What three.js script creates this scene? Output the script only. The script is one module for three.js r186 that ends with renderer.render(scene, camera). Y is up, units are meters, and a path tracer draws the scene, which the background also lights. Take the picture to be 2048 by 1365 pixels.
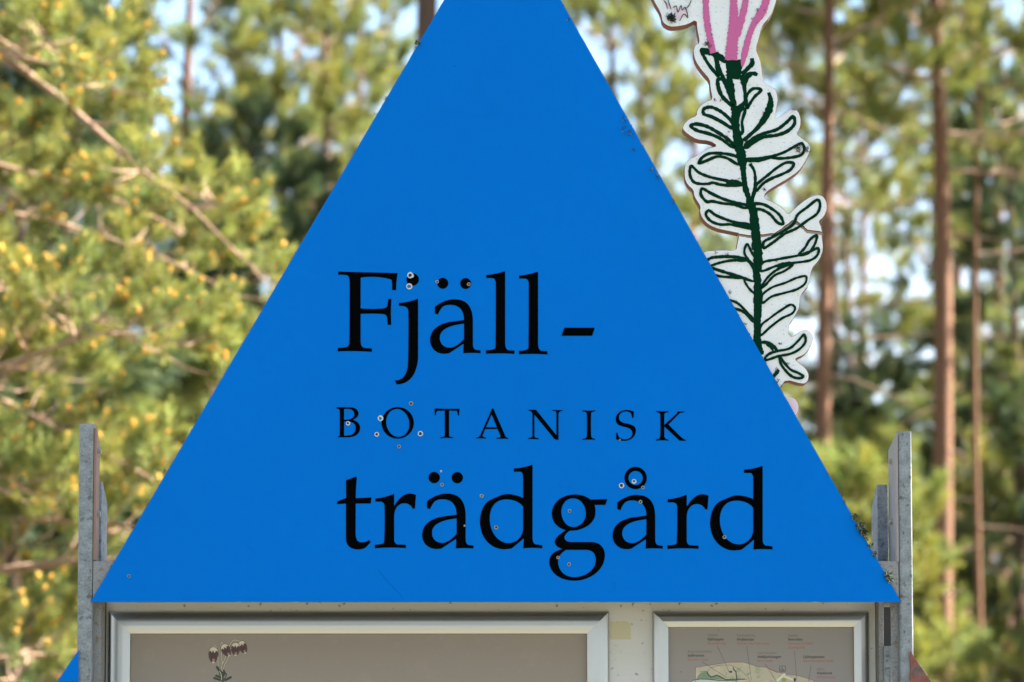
import * as THREE from 'three';
import { mergeGeometries, toCreasedNormals } from 'three/addons/utils/BufferGeometryUtils.js';
import { ImprovedNoise } from 'three/addons/math/ImprovedNoise.js';

// ---------------------------------------------------------------- camera, sky, sun, exposure
const PW = 2048, PH = 1365;                       // measuring grid of the photograph
const scene = new THREE.Scene();
const camera = new THREE.PerspectiveCamera(2 * Math.atan(PH / 2 / 5000) * 180 / Math.PI, PW / PH, 0.1, 600);
camera.position.set(0, 1.6, 5);
camera.rotation.x = Math.atan(0.06);
camera.setViewOffset(PW, PH, 0, -718, PW, PH);    // raised (shift) lens keeps the posts upright
camera.focus = 5.0; camera.userData.fStop = 3.5;
camera.updateProjectionMatrix(); camera.updateMatrixWorld(true);

const renderer = new THREE.WebGLRenderer();
renderer.toneMapping = THREE.LinearToneMapping;
renderer.toneMappingExposure = 12.2;
renderer.shadowMap.enabled = true;

const SUN = new THREE.Vector3(0.63, 0.72, -0.12).normalize();
const noise3 = new ImprovedNoise();
const fbm = (x, y, z, oct = 4) => { let s = 0, a = 0.5, f = 1; for (let i = 0; i < oct; i++) { s += a * noise3.noise(x * f, y * f, z * f); a *= 0.5; f *= 2.03; } return s; };
{
  const w = 768, h = 384, d = new Float32Array(w * h * 4);
  for (let j = 0; j < h; j++) for (let i = 0; i < w; i++) {
    const el = ((j + 0.5) / h - 0.5) * Math.PI, az = ((i + 0.5) / w - 0.5) * 2 * Math.PI;
    const x = Math.cos(el) * Math.cos(az), y = Math.sin(el), z = Math.cos(el) * Math.sin(az);
    const up = Math.max(0, y), t = Math.pow(1 - up, 3);
    const mu = Math.max(0, x * SUN.x + y * SUN.y + z * SUN.z), glow = 0.12 * Math.pow(mu, 6);
    const cl = THREE.MathUtils.smoothstep(fbm(x * 2.2 + 7, y * 4.5, z * 2.2, 5), -0.02, 0.3) * 0.75;
    const c = [0.115 + 0.18 * t, 0.21 + 0.165 * t, 0.36 + 0.06 * t].map((v) => v + glow), k = [0.345, 0.40, 0.47];
    for (let n = 0; n < 3; n++) d[(j * w + i) * 4 + n] = 0.42 * (c[n] * (1 - cl) + k[n] * cl);
    d[(j * w + i) * 4 + 3] = 1;
  }
  const sky = new THREE.DataTexture(d, w, h, THREE.RGBAFormat, THREE.FloatType);
  sky.mapping = THREE.EquirectangularReflectionMapping; sky.magFilter = THREE.LinearFilter; sky.needsUpdate = true;
  scene.background = sky; scene.environment = sky;
}
const sun = new THREE.DirectionalLight(new THREE.Color(1.0, 0.92, 0.80), 5);
sun.name = 'sun'; sun.position.copy(SUN).multiplyScalar(60); sun.castShadow = true;
Object.assign(sun.shadow.camera, { left: -40, right: 40, top: 40, bottom: -40, near: 1, far: 140 });
scene.add(sun, sun.target);

// ---------------------------------------------------------------- helpers
function rng(seed) { let a = seed >>> 0; return () => { a = (a + 0x6d2b79f5) | 0; let t = Math.imul(a ^ (a >>> 15), 1 | a); t = (t + Math.imul(t ^ (t >>> 7), 61 | t)) ^ t; return ((t ^ (t >>> 14)) >>> 0) / 4294967296; }; }
const V = (x, y, z) => new THREE.Vector3(x, y, z);
const col = (r, g, b) => new THREE.Color().setRGB(r, g, b);
const taken = new Map();
function numbered(name) { const n = taken.get(name) ?? 0; taken.set(name, n + 1); return n ? name + '_' + String(n).padStart(3, '0') : name; }
function tag(o, label, category, group) { o.userData.label = label; o.userData.category = category; if (group) o.userData.group = group; return o; }
function thing(name, label, category, at = V(0, 0, 0), group) { const g = new THREE.Group(); g.name = numbered(name); g.position.copy(at); scene.add(g); return tag(g, label, category, group); }
function mesh(name, geo, mat, parent, label) {
  const m = new THREE.Mesh(geo, mat); m.name = name; m.castShadow = m.receiveShadow = true;
  if (label) m.userData.label = label;
  if (parent) parent.add(m);
  return m;
}
// a measured point of the photograph, carried to the upright plane z (metres) where that thing stands
function at(px, py, z = 0) {
  const o = camera.position, v = V(px / PW * 2 - 1, 1 - py / PH * 2, 0.5).unproject(camera).sub(o);
  return v.multiplyScalar((z - o.z) / v.z).add(o);
}
const mm = 0.001;
// SVG-like outline: M L Q C Z, absolute, in the units of a measured crop [x0, y0, scale]
function outline(text, [x0, y0, s], z, dx = 0, dy = 0) {
  const tok = text.trim().split(/\s+/), paths = []; let p = null, i = 0;
  const get = () => { const u = +tok[i++], v = +tok[i++]; const q = at(x0 + u / s + dx, y0 + v / s + dy, z); return [q.x, q.y]; };
  while (i < tok.length) {
    const c = tok[i++];
    if (c === 'M') { p = new THREE.Path(); paths.push(p); p.moveTo(...get()); }
    else if (c === 'L') p.lineTo(...get());
    else if (c === 'Q') p.quadraticCurveTo(...get(), ...get());
    else if (c === 'C') p.bezierCurveTo(...get(), ...get(), ...get());
  }
  const shape = new THREE.Shape(); shape.curves = paths[0].curves; shape.currentPoint.copy(paths[0].currentPoint);
  shape.holes = paths.slice(1);
  return shape;
}
function chaikin(pts, n = 1) {
  for (let k = 0; k < n; k++) { const o = []; pts.forEach((p, i) => { const q = pts[(i + 1) % pts.length]; o.push([p[0] * 0.75 + q[0] * 0.25, p[1] * 0.75 + q[1] * 0.25], [p[0] * 0.25 + q[0] * 0.75, p[1] * 0.25 + q[1] * 0.75]); }); pts = o; }
  return pts;
}
const polyShape = (pts, z) => new THREE.Shape(pts.map(([x, y]) => { const q = at(x, y, z); return new THREE.Vector2(q.x, q.y); }));
function plate(shape, zFront, thick, opt = {}) {        // sheet whose front lies at zFront
  const g = new THREE.ExtrudeGeometry(shape, { depth: thick, bevelEnabled: false, curveSegments: 10, ...opt });
  g.translate(0, 0, zFront - thick - (opt.bevelEnabled ? opt.bevelThickness : 0)); return g;
}
function box(x0, x1, y0, y1, z0, z1, r = 0.0015) {       // box with eased long edges
  const w = x1 - x0, h = y1 - y0, d = z1 - z0, s = new THREE.Shape();
  s.moveTo(x0 + r, z0); s.lineTo(x1 - r, z0); s.quadraticCurveTo(x1, z0, x1, z0 + r); s.lineTo(x1, z1 - r); s.quadraticCurveTo(x1, z1, x1 - r, z1);
  s.lineTo(x0 + r, z1); s.quadraticCurveTo(x0, z1, x0, z1 - r); s.lineTo(x0, z0 + r); s.quadraticCurveTo(x0, z0, x0 + r, z0);
  const g = new THREE.ExtrudeGeometry(s, { depth: h - 2 * r, bevelEnabled: true, bevelThickness: r, bevelSize: 0, bevelOffset: 0, bevelSegments: 1, curveSegments: 4 });
  g.rotateX(Math.PI / 2); g.translate(0, y1 - r, 0);
  return boxUV(g);
}
// uv in metres, each face mapped along its own plane
function boxUV(g0) {
  const g = g0.index ? g0.toNonIndexed() : g0, p = g.attributes.position, uv = new Float32Array(p.count * 2), a = V(0, 0, 0), b = V(0, 0, 0), c = V(0, 0, 0);
  for (let i = 0; i < p.count; i += 3) {
    a.fromBufferAttribute(p, i); b.fromBufferAttribute(p, i + 1).sub(a); c.fromBufferAttribute(p, i + 2).sub(a); b.cross(c); const x = Math.abs(b.x), y = Math.abs(b.y), z = Math.abs(b.z);
    for (let k = i; k < i + 3; k++) { const X = p.getX(k), Y = p.getY(k), Z = p.getZ(k); uv[k * 2] = x > y && x > z ? Z : X; uv[k * 2 + 1] = y > x && y > z ? Z : Y; }
  }
  g.setAttribute('uv', new THREE.BufferAttribute(uv, 2)); return g;
}
// tapered tube through points with a radius each
function tube(pts, rad, sides = 6) {
  const n = pts.length, pos = [], uv = [], idx = []; let run = 0;
  let ref = V(0.31, 0.2, 0.93);
  for (let i = 0; i < n; i++) {
    const t = pts[Math.min(n - 1, i + 1)].clone().sub(pts[Math.max(0, i - 1)]).normalize();
    if (i) run += pts[i].distanceTo(pts[i - 1]);
    const a = ref.clone().cross(t).normalize(), b = t.clone().cross(a); ref = b.clone();
    for (let k = 0; k <= sides; k++) {
      const f = k / sides * Math.PI * 2, r = rad[i];
      const p = pts[i].clone().addScaledVector(a, Math.cos(f) * r).addScaledVector(b, Math.sin(f) * r);
      pos.push(p.x, p.y, p.z); uv.push(k / sides * 2 * Math.PI * rad[0], run);
    }
  }
  for (let i = 0; i < n - 1; i++) for (let k = 0; k < sides; k++) { const p = i * (sides + 1) + k, q = p + sides + 1; idx.push(p, p + 1, q, p + 1, q + 1, q); }
  const g = new THREE.BufferGeometry();
  g.setAttribute('position', new THREE.Float32BufferAttribute(pos, 3)); g.setAttribute('uv', new THREE.Float32BufferAttribute(uv, 2)); g.setIndex(idx); g.computeVertexNormals();
  return g;
}
// ---------------------------------------------------------------- procedural textures
function tex(w, h, fn, repeat = 1, srgb = true) {
  const d = new Uint8Array(w * h * 4);
  for (let j = 0; j < h; j++) for (let i = 0; i < w; i++) { const c = fn(i / w, j / h); const k = (j * w + i) * 4; for (let n = 0; n < 3; n++) d[k + n] = Math.max(0, Math.min(255, Math.round((srgb ? Math.pow(Math.max(0, c[n]), 1 / 2.2) : c[n]) * 255))); d[k + 3] = 255; }
  const t = new THREE.DataTexture(d, w, h); t.wrapS = t.wrapT = THREE.RepeatWrapping; t.magFilter = THREE.LinearFilter; t.minFilter = THREE.LinearMipmapLinearFilter; t.generateMipmaps = true;
  if (srgb) t.colorSpace = THREE.SRGBColorSpace;
  t.repeat.set(repeat, repeat); t.needsUpdate = true; return t;
}
// noise that tiles over the unit square
function lattice(ix, iy, sd) { let h = Math.imul(ix, 374761393) + Math.imul(iy, 668265263) + Math.imul(sd, 974711); h = Math.imul(h ^ (h >>> 13), 1274126177); return ((h ^ (h >>> 16)) >>> 0) / 4294967296 * 6.2831853; }
function gnoise(x, y, per, sd) {
  const ix = Math.floor(x), iy = Math.floor(y), fx = x - ix, fy = y - iy, sx = fx * fx * fx * (fx * (fx * 6 - 15) + 10), sy = fy * fy * fy * (fy * (fy * 6 - 15) + 10), w = (n) => ((n % per) + per) % per;
  const g = (a, b) => { const t = lattice(w(ix + a), w(iy + b), sd); return Math.cos(t) * (fx - a) + Math.sin(t) * (fy - b); };
  const p = g(0, 0), q = g(1, 0), r = g(0, 1), t = g(1, 1); return 1.4 * (p + (q - p) * sx + (r - p) * sy + (p - q - r + t) * sx * sy);
}
const tile = (u, v, f, seed, oct = 4) => { let s = 0, a = 0.5, per = Math.max(1, Math.round(f)); for (let i = 0; i < oct; i++) { s += a * gnoise(u * per, v * per, per, Math.round(seed * 17) + i); a *= 0.5; per *= 2; } return s; };
const M = {};
{
  const galv = tex(512, 512, (u, v) => {
    const g = 0.195 + 0.09 * tile(u, v, 42, 3, 3) + 0.09 * tile(u, v, 120, 9, 2) + 0.12 * tile(u, v, 9, 5, 3);
    const st = THREE.MathUtils.smoothstep(tile(u, v, 14, 21, 4), 0.16, 0.4) * 0.10;
    return [(g - st) * 0.93, (g - st) * 1.0, (g - st) * 1.05];
  }, 5);
  M.galv = new THREE.MeshStandardMaterial({ map: galv, metalness: 0.15, roughness: 0.6 });
  const galvD = tex(512, 512, (u, v) => {
    const g = 0.20 + 0.08 * tile(u, v, 42, 13, 3) + 0.09 * tile(u, v, 90, 19, 2);
    const rust = THREE.MathUtils.smoothstep(tile(u, v, 16, 31, 4), 0.10, 0.34);
    return [g * (1 - rust) + 0.16 * rust, g * (1 - rust) * 1.0 + 0.12 * rust, g * 1.02 * (1 - rust) + 0.08 * rust];
  }, 6);
  M.galvWorn = new THREE.MeshStandardMaterial({ map: galvD, metalness: 0.25, roughness: 0.65 });
  const bluePaint = tex(512, 512, (u, v) => { const n = 1 + 0.05 * tile(u, v, 5, 2, 4) + 0.03 * tile(u, v, 60, 4, 2); return [0.0002, 0.124 * n, 0.48 * n]; }, 0.6);
  M.blue = new THREE.MeshPhysicalMaterial({ map: bluePaint, roughness: 0.62, specularIntensity: 0.015 });
  M.black = new THREE.MeshPhysicalMaterial({ color: col(0.0016, 0.0016, 0.0018), roughness: 0.6, specularIntensity: 0.0 });
  M.edge = new THREE.MeshStandardMaterial({ color: col(0.10, 0.10, 0.10), roughness: 0.6 });
  const whitePaint = tex(512, 512, (u, v) => { const g = 0.61 + 0.06 * tile(u, v, 110, 7, 2) + 0.06 * tile(u, v, 8, 11, 4); const s = THREE.MathUtils.smoothstep(tile(u, v, 70, 17, 2), 0.27, 0.4); return [g * (1 - 0.35 * s), g * (1 - 0.35 * s), g * (1.01 - 0.35 * s)]; }, 3);
  M.white = new THREE.MeshStandardMaterial({ map: whitePaint, roughness: 0.75 });
  const ply = tex(256, 256, (u, v) => { const n = tile(u, v, 40, 3, 3); return [0.13 + 0.08 * n, 0.034 + 0.024 * n, 0.019 + 0.015 * n]; }, 8);
  M.redEdge = new THREE.MeshStandardMaterial({ map: ply, roughness: 0.9 });
  M.green = new THREE.MeshPhysicalMaterial({ color: col(0.001, 0.023, 0.010), roughness: 0.7, specularIntensity: 0.06 });
  M.pink = new THREE.MeshStandardMaterial({ color: col(0.43, 0.085, 0.225), roughness: 0.8 });
  M.palePink = new THREE.MeshStandardMaterial({ color: col(0.58, 0.44, 0.50), roughness: 0.8 });
  M.ink = new THREE.MeshStandardMaterial({ color: col(0.02, 0.016, 0.016), roughness: 0.8 });
  const rustT = tex(512, 512, (u, v) => { const n = tile(u, v, 30, 3, 4), m = THREE.MathUtils.smoothstep(tile(u, v, 12, 9, 4), -0.05, 0.3); return [0.19 + 0.10 * n - 0.08 * m, 0.055 + 0.03 * n + 0.01 * m, 0.035 + 0.02 * n + 0.02 * m]; }, 3);
  M.rust = new THREE.MeshStandardMaterial({ map: rustT, roughness: 0.85 });
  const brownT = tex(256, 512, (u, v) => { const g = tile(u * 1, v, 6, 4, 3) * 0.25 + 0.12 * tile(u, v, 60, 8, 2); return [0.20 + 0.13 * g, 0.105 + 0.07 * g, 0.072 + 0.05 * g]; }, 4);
  M.timber = new THREE.MeshStandardMaterial({ map: brownT, roughness: 0.6 });  // timber; also the sunlit version of the side plate colour
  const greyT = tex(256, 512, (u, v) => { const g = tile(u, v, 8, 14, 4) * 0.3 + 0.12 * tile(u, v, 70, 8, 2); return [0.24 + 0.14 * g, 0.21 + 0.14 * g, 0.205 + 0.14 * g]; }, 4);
  M.plateShaded = new THREE.MeshStandardMaterial({ map: greyT, roughness: 0.5, metalness: 0.2 });  // shaded version of the brown side plate, shade put into the grey
  M.bolt = new THREE.MeshStandardMaterial({ color: col(0.30, 0.28, 0.27), metalness: 0.8, roughness: 0.45 });
  M.alu = new THREE.MeshPhysicalMaterial({ color: col(0.44, 0.435, 0.42), metalness: 1, roughness: 0.36 });
  M.bare = new THREE.MeshStandardMaterial({ color: col(0.44, 0.44, 0.44), metalness: 0.1, roughness: 0.7 });
  M.bareDull = new THREE.MeshStandardMaterial({ color: col(0.22, 0.215, 0.21), metalness: 0.3, roughness: 0.6 });
  M.painted_pit = new THREE.MeshStandardMaterial({ color: col(0.012, 0.016, 0.022), roughness: 0.9 });  // near-black that paints the shade inside a pellet hole
  M.paintedPitBlue = new THREE.MeshStandardMaterial({ color: col(0.015, 0.10, 0.22), roughness: 0.9 });
  const boardT = tex(512, 512, (u, v) => { const g = 0.46 + 0.04 * tile(u, v, 6, 8, 4); const s = THREE.MathUtils.smoothstep(tile(u, v, 70, 27, 3), 0.36, 0.46); return [g - 0.3 * s, g * 0.99 - 0.3 * s, g * 0.97 - 0.3 * s]; }, 1.3);
  M.boardWhite = new THREE.MeshPhysicalMaterial({ map: boardT, roughness: 0.45, specularIntensity: 0.6 });
  M.tape = new THREE.MeshStandardMaterial({ color: col(0.40, 0.37, 0.25), roughness: 0.5 });
  M.gap_dark = new THREE.MeshStandardMaterial({ color: col(0.03, 0.03, 0.03), roughness: 0.9 });  // near-black that stands in for shade in the gaps beside the board
  M.lichenDark = new THREE.MeshStandardMaterial({ color: col(0.022, 0.024, 0.018), roughness: 1 });
  M.lichenPale = new THREE.MeshStandardMaterial({ color: col(0.20, 0.23, 0.17), roughness: 1 });
  M.crack = new THREE.MeshStandardMaterial({ color: col(0.34, 0.29, 0.22), roughness: 0.95 });
  // forest materials
  const bark = (a, b, seed) => tex(256, 512, (u, v) => { const n = tile(u, v * 1, 16, seed, 4), p = THREE.MathUtils.smoothstep(Math.abs(tile(u, v, 22, seed + 5, 3)), 0.0, 0.12); return a.map((c, i) => (c * (0.5 + 0.5 * p) + b[i] * (1 - p) * 0.5) * (1 + 0.7 * n)); }, 2.2);
  const barkN = tex(256, 256, (u, v) => { const p = THREE.MathUtils.smoothstep(Math.abs(tile(u, v, 22, 8, 3)), 0.0, 0.14); return [p, p, p]; }, 2.2, false);
  M.bark = new THREE.MeshStandardMaterial({ map: bark([0.20, 0.083, 0.034], [0.10, 0.06, 0.045], 3), bumpMap: barkN, bumpScale: 0.012, roughness: 0.95 });
  M.barkGrey = new THREE.MeshStandardMaterial({ map: bark([0.13, 0.07, 0.042], [0.06, 0.045, 0.04], 6), bumpMap: barkN, bumpScale: 0.016, roughness: 0.95 });
  M.limb = new THREE.MeshStandardMaterial({ map: bark([0.24, 0.15, 0.10], [0.16, 0.11, 0.08], 9), roughness: 0.95 });
  const leaf = (r, g, b, tr = 0.27) => new THREE.MeshPhysicalMaterial({ color: col(r, g, b), roughness: 1, specularIntensity: 0.5, transmission: tr, thickness: 0, side: THREE.DoubleSide });
  M.needle = leaf(0.138, 0.152, 0.029);
  M.spruce = leaf(0.042, 0.065, 0.020);
  M.cone = new THREE.MeshStandardMaterial({ color: col(0.58, 0.31, 0.055), roughness: 0.9 });
  const ground = tex(512, 512, (u, v) => { const n = tile(u, v, 10, 3, 5), m = tile(u, v, 60, 6, 3), g = THREE.MathUtils.smoothstep(tile(u, v, 7, 12, 4), -0.05, 0.25); return [0.085 + 0.05 * n + 0.05 * m - 0.04 * g, 0.072 + 0.04 * n + 0.045 * m - 0.004 * g, 0.055 + 0.03 * n + 0.03 * m - 0.03 * g]; }, 0.25);
  M.ground = new THREE.MeshStandardMaterial({ map: ground, roughness: 1 });
}
// ---------------------------------------------------------------- ground
{
  const g = new THREE.PlaneGeometry(500, 500, 250, 250); g.rotateX(-Math.PI / 2);
  const p = g.attributes.position;
  for (let i = 0; i < p.count; i++) { const x = p.getX(i), z = p.getZ(i), far = Math.min(1, Math.max(0, (Math.hypot(x, z - 2) - 6) / 10)); p.setY(i, far * (0.5 * fbm(x * 0.06, 3, z * 0.06, 3) + 0.15 * fbm(x * 0.4, 1, z * 0.4, 2))); }
  const uv = g.attributes.uv; for (let i = 0; i < uv.count; i++) uv.setXY(i, p.getX(i), p.getZ(i));
  g.computeVertexNormals();
  const m = mesh('forest_floor', g, M.ground, scene); m.userData.kind = 'structure';
}
// ---------------------------------------------------------------- blue triangular sign
const C1 = [660, 530, 5.46], C4 = [640, 500, 3.41333], CB = [660, 800, 6.82667], CN = [940, 800, 6.82667], CK = [1120, 800, 6.82667], C6 = [640, 900, 4.26667], C7 = [1080, 900, 4.096];
{
  const base = at(1007, 1205); base.y = 0;
  const S = thing('triangular_sign', 'large blue triangular sign lettered Fjällbotanisk trädgård in black, peppered with pellet marks', 'sign', V(0, 0, 0));
  const R = rng(11);
  // slightly chipped outline
  const corner = [[180, 1205], [1803, 1205], [1007, -203]], pts = [];
  for (let e = 0; e < 3; e++) {
    const [ax, ay] = corner[e], [bx, by] = corner[(e + 1) % 3], n = e === 0 ? 170 : 150, L = Math.hypot(bx - ax, by - ay), nx = (by - ay) / L, ny = -(bx - ax) / L;
    for (let i = 0; i < n; i++) { const t = i / n, c = R() < 0.06 ? R() * 1.1 : R() * 0.2; pts.push([ax + (bx - ax) * t - nx * c * -1 * (e === 0 ? 1 : 1), ay + (by - ay) * t - ny * c * -1]); }
  }
  const g = plate(polyShape(pts, 0), 0, 0.005);
  mesh('panel', g, [M.blue, M.edge], S);
  const zt = 0.0006;
  const letter = (shape) => mesh('letter', plate(shape, zt, 0.0006, { curveSegments: 14 }), M.black, S);
  const disc = (cx, cy, r, crop, parent, hole = 0) => {
    const q = at(crop[0] + cx / crop[2], crop[1] + cy / crop[2], zt), s = new THREE.Shape(); s.absarc(q.x, q.y, r / crop[2] * mm, 0, Math.PI * 2);
    if (hole) { const h = new THREE.Path(); h.absarc(q.x, q.y, hole / crop[2] * mm, 0, Math.PI * 2, true); s.holes.push(h); }
    return mesh(hole ? 'ring' : 'dot', plate(s, zt, 0.0006, { curveSegments: 28 }), M.black, parent);
  };
  const F = 'M 88 74 L 738 90 Q 722 180 720 276 L 677 276 Q 678 200 672 164 C 600 132 430 120 333 140 L 333 476 Q 480 488 590 474 Q 622 468 626 440 Q 632 400 636 372 L 670 372 Q 660 510 668 656 L 628 656 Q 626 600 618 560 Q 606 538 560 536 Q 440 530 333 536 L 333 830 Q 334 895 370 906 Q 400 912 458 913 L 456 950 Q 270 938 84 945 L 84 908 Q 130 907 170 900 Q 208 892 210 850 Q 213 700 213 500 Q 214 300 213 190 Q 213 130 190 116 Q 150 106 88 108 Z';
  const j = 'M 752 415 C 830 412 900 395 958 370 L 961 372 L 961 1000 C 960 1120 910 1310 724 1306 L 708 1262 C 790 1268 852 1200 852 1050 C 856 850 858 680 855 530 C 855 470 845 448 750 448 Z';
  const a = 'M 1144 460 C 1190 420 1270 376 1360 376 C 1480 376 1560 440 1560 620 L 1560 860 Q 1560 925 1600 930 L 1644 934 L 1644 966 Q 1540 958 1454 966 Q 1458 910 1458 862 L 1300 966 Q 1270 972 1240 971 C 1150 970 1092 900 1092 820 C 1094 700 1200 640 1320 622 Q 1400 612 1463 602 C 1460 480 1400 438 1310 437 C 1230 437 1210 470 1178 543 L 1144 532 Z M 1463 643 C 1340 656 1196 690 1198 800 C 1200 860 1240 906 1310 906 C 1370 905 1440 840 1463 808 Z';
  const l = 'M 1135 172 Q 1200 166 1260 146 L 1264 150 L 1264 640 Q 1266 684 1290 686 L 1328 688 L 1328 711 Q 1230 704 1133 710 L 1133 686 Q 1190 685 1198 668 Q 1200 500 1200 440 L 1200 230 Q 1200 192 1170 192 L 1135 192 Z';
  const hy = 'M 1669 532 L 1877 532 L 1858 587 L 1649 587 Z';
  const B = 'M 82 102 L 240 102 C 320 98 388 120 388 195 C 386 230 350 262 308 274 C 370 290 410 330 410 385 C 408 460 350 516 230 514 Q 170 512 103 513 Q 120 495 131 488 L 132 150 Q 128 124 84 118 Z M 190 128 C 260 118 330 130 330 200 C 330 250 280 275 190 275 Z M 190 298 C 290 296 350 310 348 390 C 346 470 280 495 190 490 Z';
  const O = 'M 702 316 C 702 197 801 100 923 100 C 1045 100 1144 197 1144 316 C 1144 435 1045 532 923 532 C 801 532 702 435 702 316 Z M 765 302 C 765 200 830 126 915 126 C 1000 126 1082 220 1082 334 C 1082 436 1018 508 930 508 C 845 508 765 410 765 302 Z';
  const T = 'M 1428 118 Q 1600 128 1768 122 Q 1764 170 1762 214 L 1746 214 Q 1742 160 1728 152 L 1626 148 L 1626 480 Q 1626 504 1650 508 L 1682 514 L 1682 526 Q 1590 516 1508 526 L 1508 514 L 1540 508 Q 1566 504 1566 480 L 1566 148 L 1468 152 Q 1448 160 1445 210 L 1429 212 Z';
  const A = 'M 300 122 L 320 122 L 480 490 Q 490 518 522 522 L 522 536 Q 440 528 363 536 L 363 522 Q 420 514 418 495 L 375 400 L 206 400 L 172 490 Q 170 512 220 518 L 220 530 Q 150 526 83 530 L 84 518 Q 120 515 140 485 Z M 296 200 L 366 376 L 218 376 Z';
  const N = 'M 800 136 L 902 136 L 1180 484 L 1180 200 Q 1182 158 1160 154 L 1126 150 L 1126 138 Q 1200 146 1264 138 L 1264 152 Q 1212 158 1210 190 L 1209 548 L 1158 542 L 880 204 L 880 490 Q 880 518 905 522 L 935 526 L 935 542 Q 870 532 796 538 L 796 524 Q 850 520 852 490 L 852 190 Q 848 156 800 148 Z';
  const I = 'M 310 144 Q 395 154 482 144 L 482 158 Q 428 164 426 185 Q 420 350 426 500 Q 430 528 482 534 L 482 548 Q 395 542 308 548 L 308 534 Q 362 530 367 500 Q 372 350 367 190 Q 362 164 308 158 Z';
  const Sx = 'M 1012 160 L 1006 246 L 984 246 Q 984 160 900 160 C 840 160 806 200 806 240 C 808 300 850 314 920 326 C 1000 342 1038 370 1038 420 C 1036 510 960 562 880 562 Q 820 562 765 540 Q 770 500 768 452 L 788 452 Q 794 540 890 542 C 950 540 990 500 990 455 C 988 400 930 380 880 370 C 800 355 760 330 762 260 C 766 190 830 140 910 140 Q 960 140 1012 160 Z';
  const K = 'M 1313 154 Q 1400 162 1482 154 L 1482 170 Q 1428 174 1426 200 L 1424 345 L 1605 180 Q 1612 172 1602 158 Q 1650 162 1700 158 L 1700 172 Q 1650 175 1635 185 L 1482 338 L 1660 515 Q 1690 540 1720 548 L 1718 560 L 1635 560 L 1426 366 L 1426 500 Q 1430 538 1485 544 L 1485 558 Q 1400 552 1314 558 L 1314 542 Q 1368 538 1370 500 Q 1374 350 1370 200 Q 1366 174 1313 168 Z';
  const t = 'M 220 262 L 308 228 L 314 236 Q 304 330 304 414 L 438 408 L 433 459 L 303 460 L 303 720 Q 306 790 350 791 Q 390 790 418 772 L 432 788 Q 410 815 384 840 Q 350 852 320 852 Q 222 845 220 760 L 220 460 L 143 466 L 145 442 L 222 412 Z';
  const r = 'M 470 416 Q 550 412 626 378 L 632 378 L 632 480 C 680 400 740 350 818 386 L 810 502 L 790 504 C 770 460 730 450 690 462 C 650 482 632 520 632 570 L 632 770 Q 634 805 665 810 L 733 812 L 733 840 Q 600 830 467 842 L 467 810 Q 530 810 545 796 Q 554 700 550 480 Q 548 444 510 443 L 470 443 Z';
  const d = 'M 1654 160 Q 1740 155 1808 128 L 1814 134 L 1814 760 Q 1816 800 1840 808 L 1898 815 L 1898 842 Q 1820 834 1734 842 L 1740 756 Q 1690 800 1636 842 Q 1600 850 1560 850 C 1440 840 1364 740 1364 610 C 1368 520 1400 460 1450 430 Q 1510 402 1560 384 C 1620 370 1690 390 1733 412 L 1733 240 Q 1732 190 1710 188 L 1654 188 Z M 1733 486 C 1700 440 1640 424 1590 424 C 1490 424 1448 500 1448 590 C 1450 720 1530 798 1610 798 C 1680 796 1733 740 1733 670 Z';
  const gg = 'M 290 367 C 345 368 385 385 412 408 L 553 405 L 536 453 L 448 453 C 455 475 456 500 455 520 C 450 610 350 662 262 664 L 244 664 C 215 685 200 700 200 722 C 204 745 225 757 260 757 L 430 757 C 490 760 532 800 532 870 C 528 990 410 1074 280 1074 C 150 1072 76 1000 76 915 C 80 850 130 830 184 814 C 140 800 122 780 122 755 C 125 715 170 690 210 660 C 140 640 97 590 97 525 C 98 440 170 367 290 367 Z M 270 398 C 210 400 175 450 175 510 C 178 590 225 634 275 634 C 335 632 378 580 376 520 C 372 445 330 400 270 398 Z M 215 821 C 165 850 148 880 148 920 C 152 1000 210 1045 285 1045 C 380 1042 460 980 458 900 C 455 840 420 821 370 821 Z';
  letter(outline(F, C1, zt));
  disc(902, 160, 69, C1, letter(outline(j, C1, zt)));
  const a1 = letter(outline(a, C1, zt)); disc(1231, 201, 61, C1, a1); disc(1481, 204, 61, C1, a1);
  letter(outline(l, C4, zt)); letter(outline(l, C4, zt, 65.9, 1.1));
  mesh('hyphen', plate(outline(hy, C4, zt), zt, 0.0006), M.black, S);
  for (const [s, c] of [[B, CB], [O, CB], [T, CB], [A, CN], [N, CN], [I, CK], [Sx, CK], [K, CK]]) letter(outline(s, c, zt));
  letter(outline(t, C6, zt)); letter(outline(r, C6, zt));
  const a2 = letter(outline(a, [843.4 - 1092 / 5.387, 988.1 - 376 / 5.35, 5.37], zt)); disc(974, 238, 49, C6, a2); disc(1171, 239, 49, C6, a2);
  letter(outline(d, C6, zt)); letter(outline(gg, C7, zt));
  const a3 = letter(outline(a, [1224.5 - 1092 / 5.5, 990.8 - 376 / 5.45, 5.48], zt)); disc(784, 232, 92.5, C7, a3, 59);
  letter(outline(r, C6, zt, 585.6, 1.5)); letter(outline(d, C6, zt, 460.6, 2.5));

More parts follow.
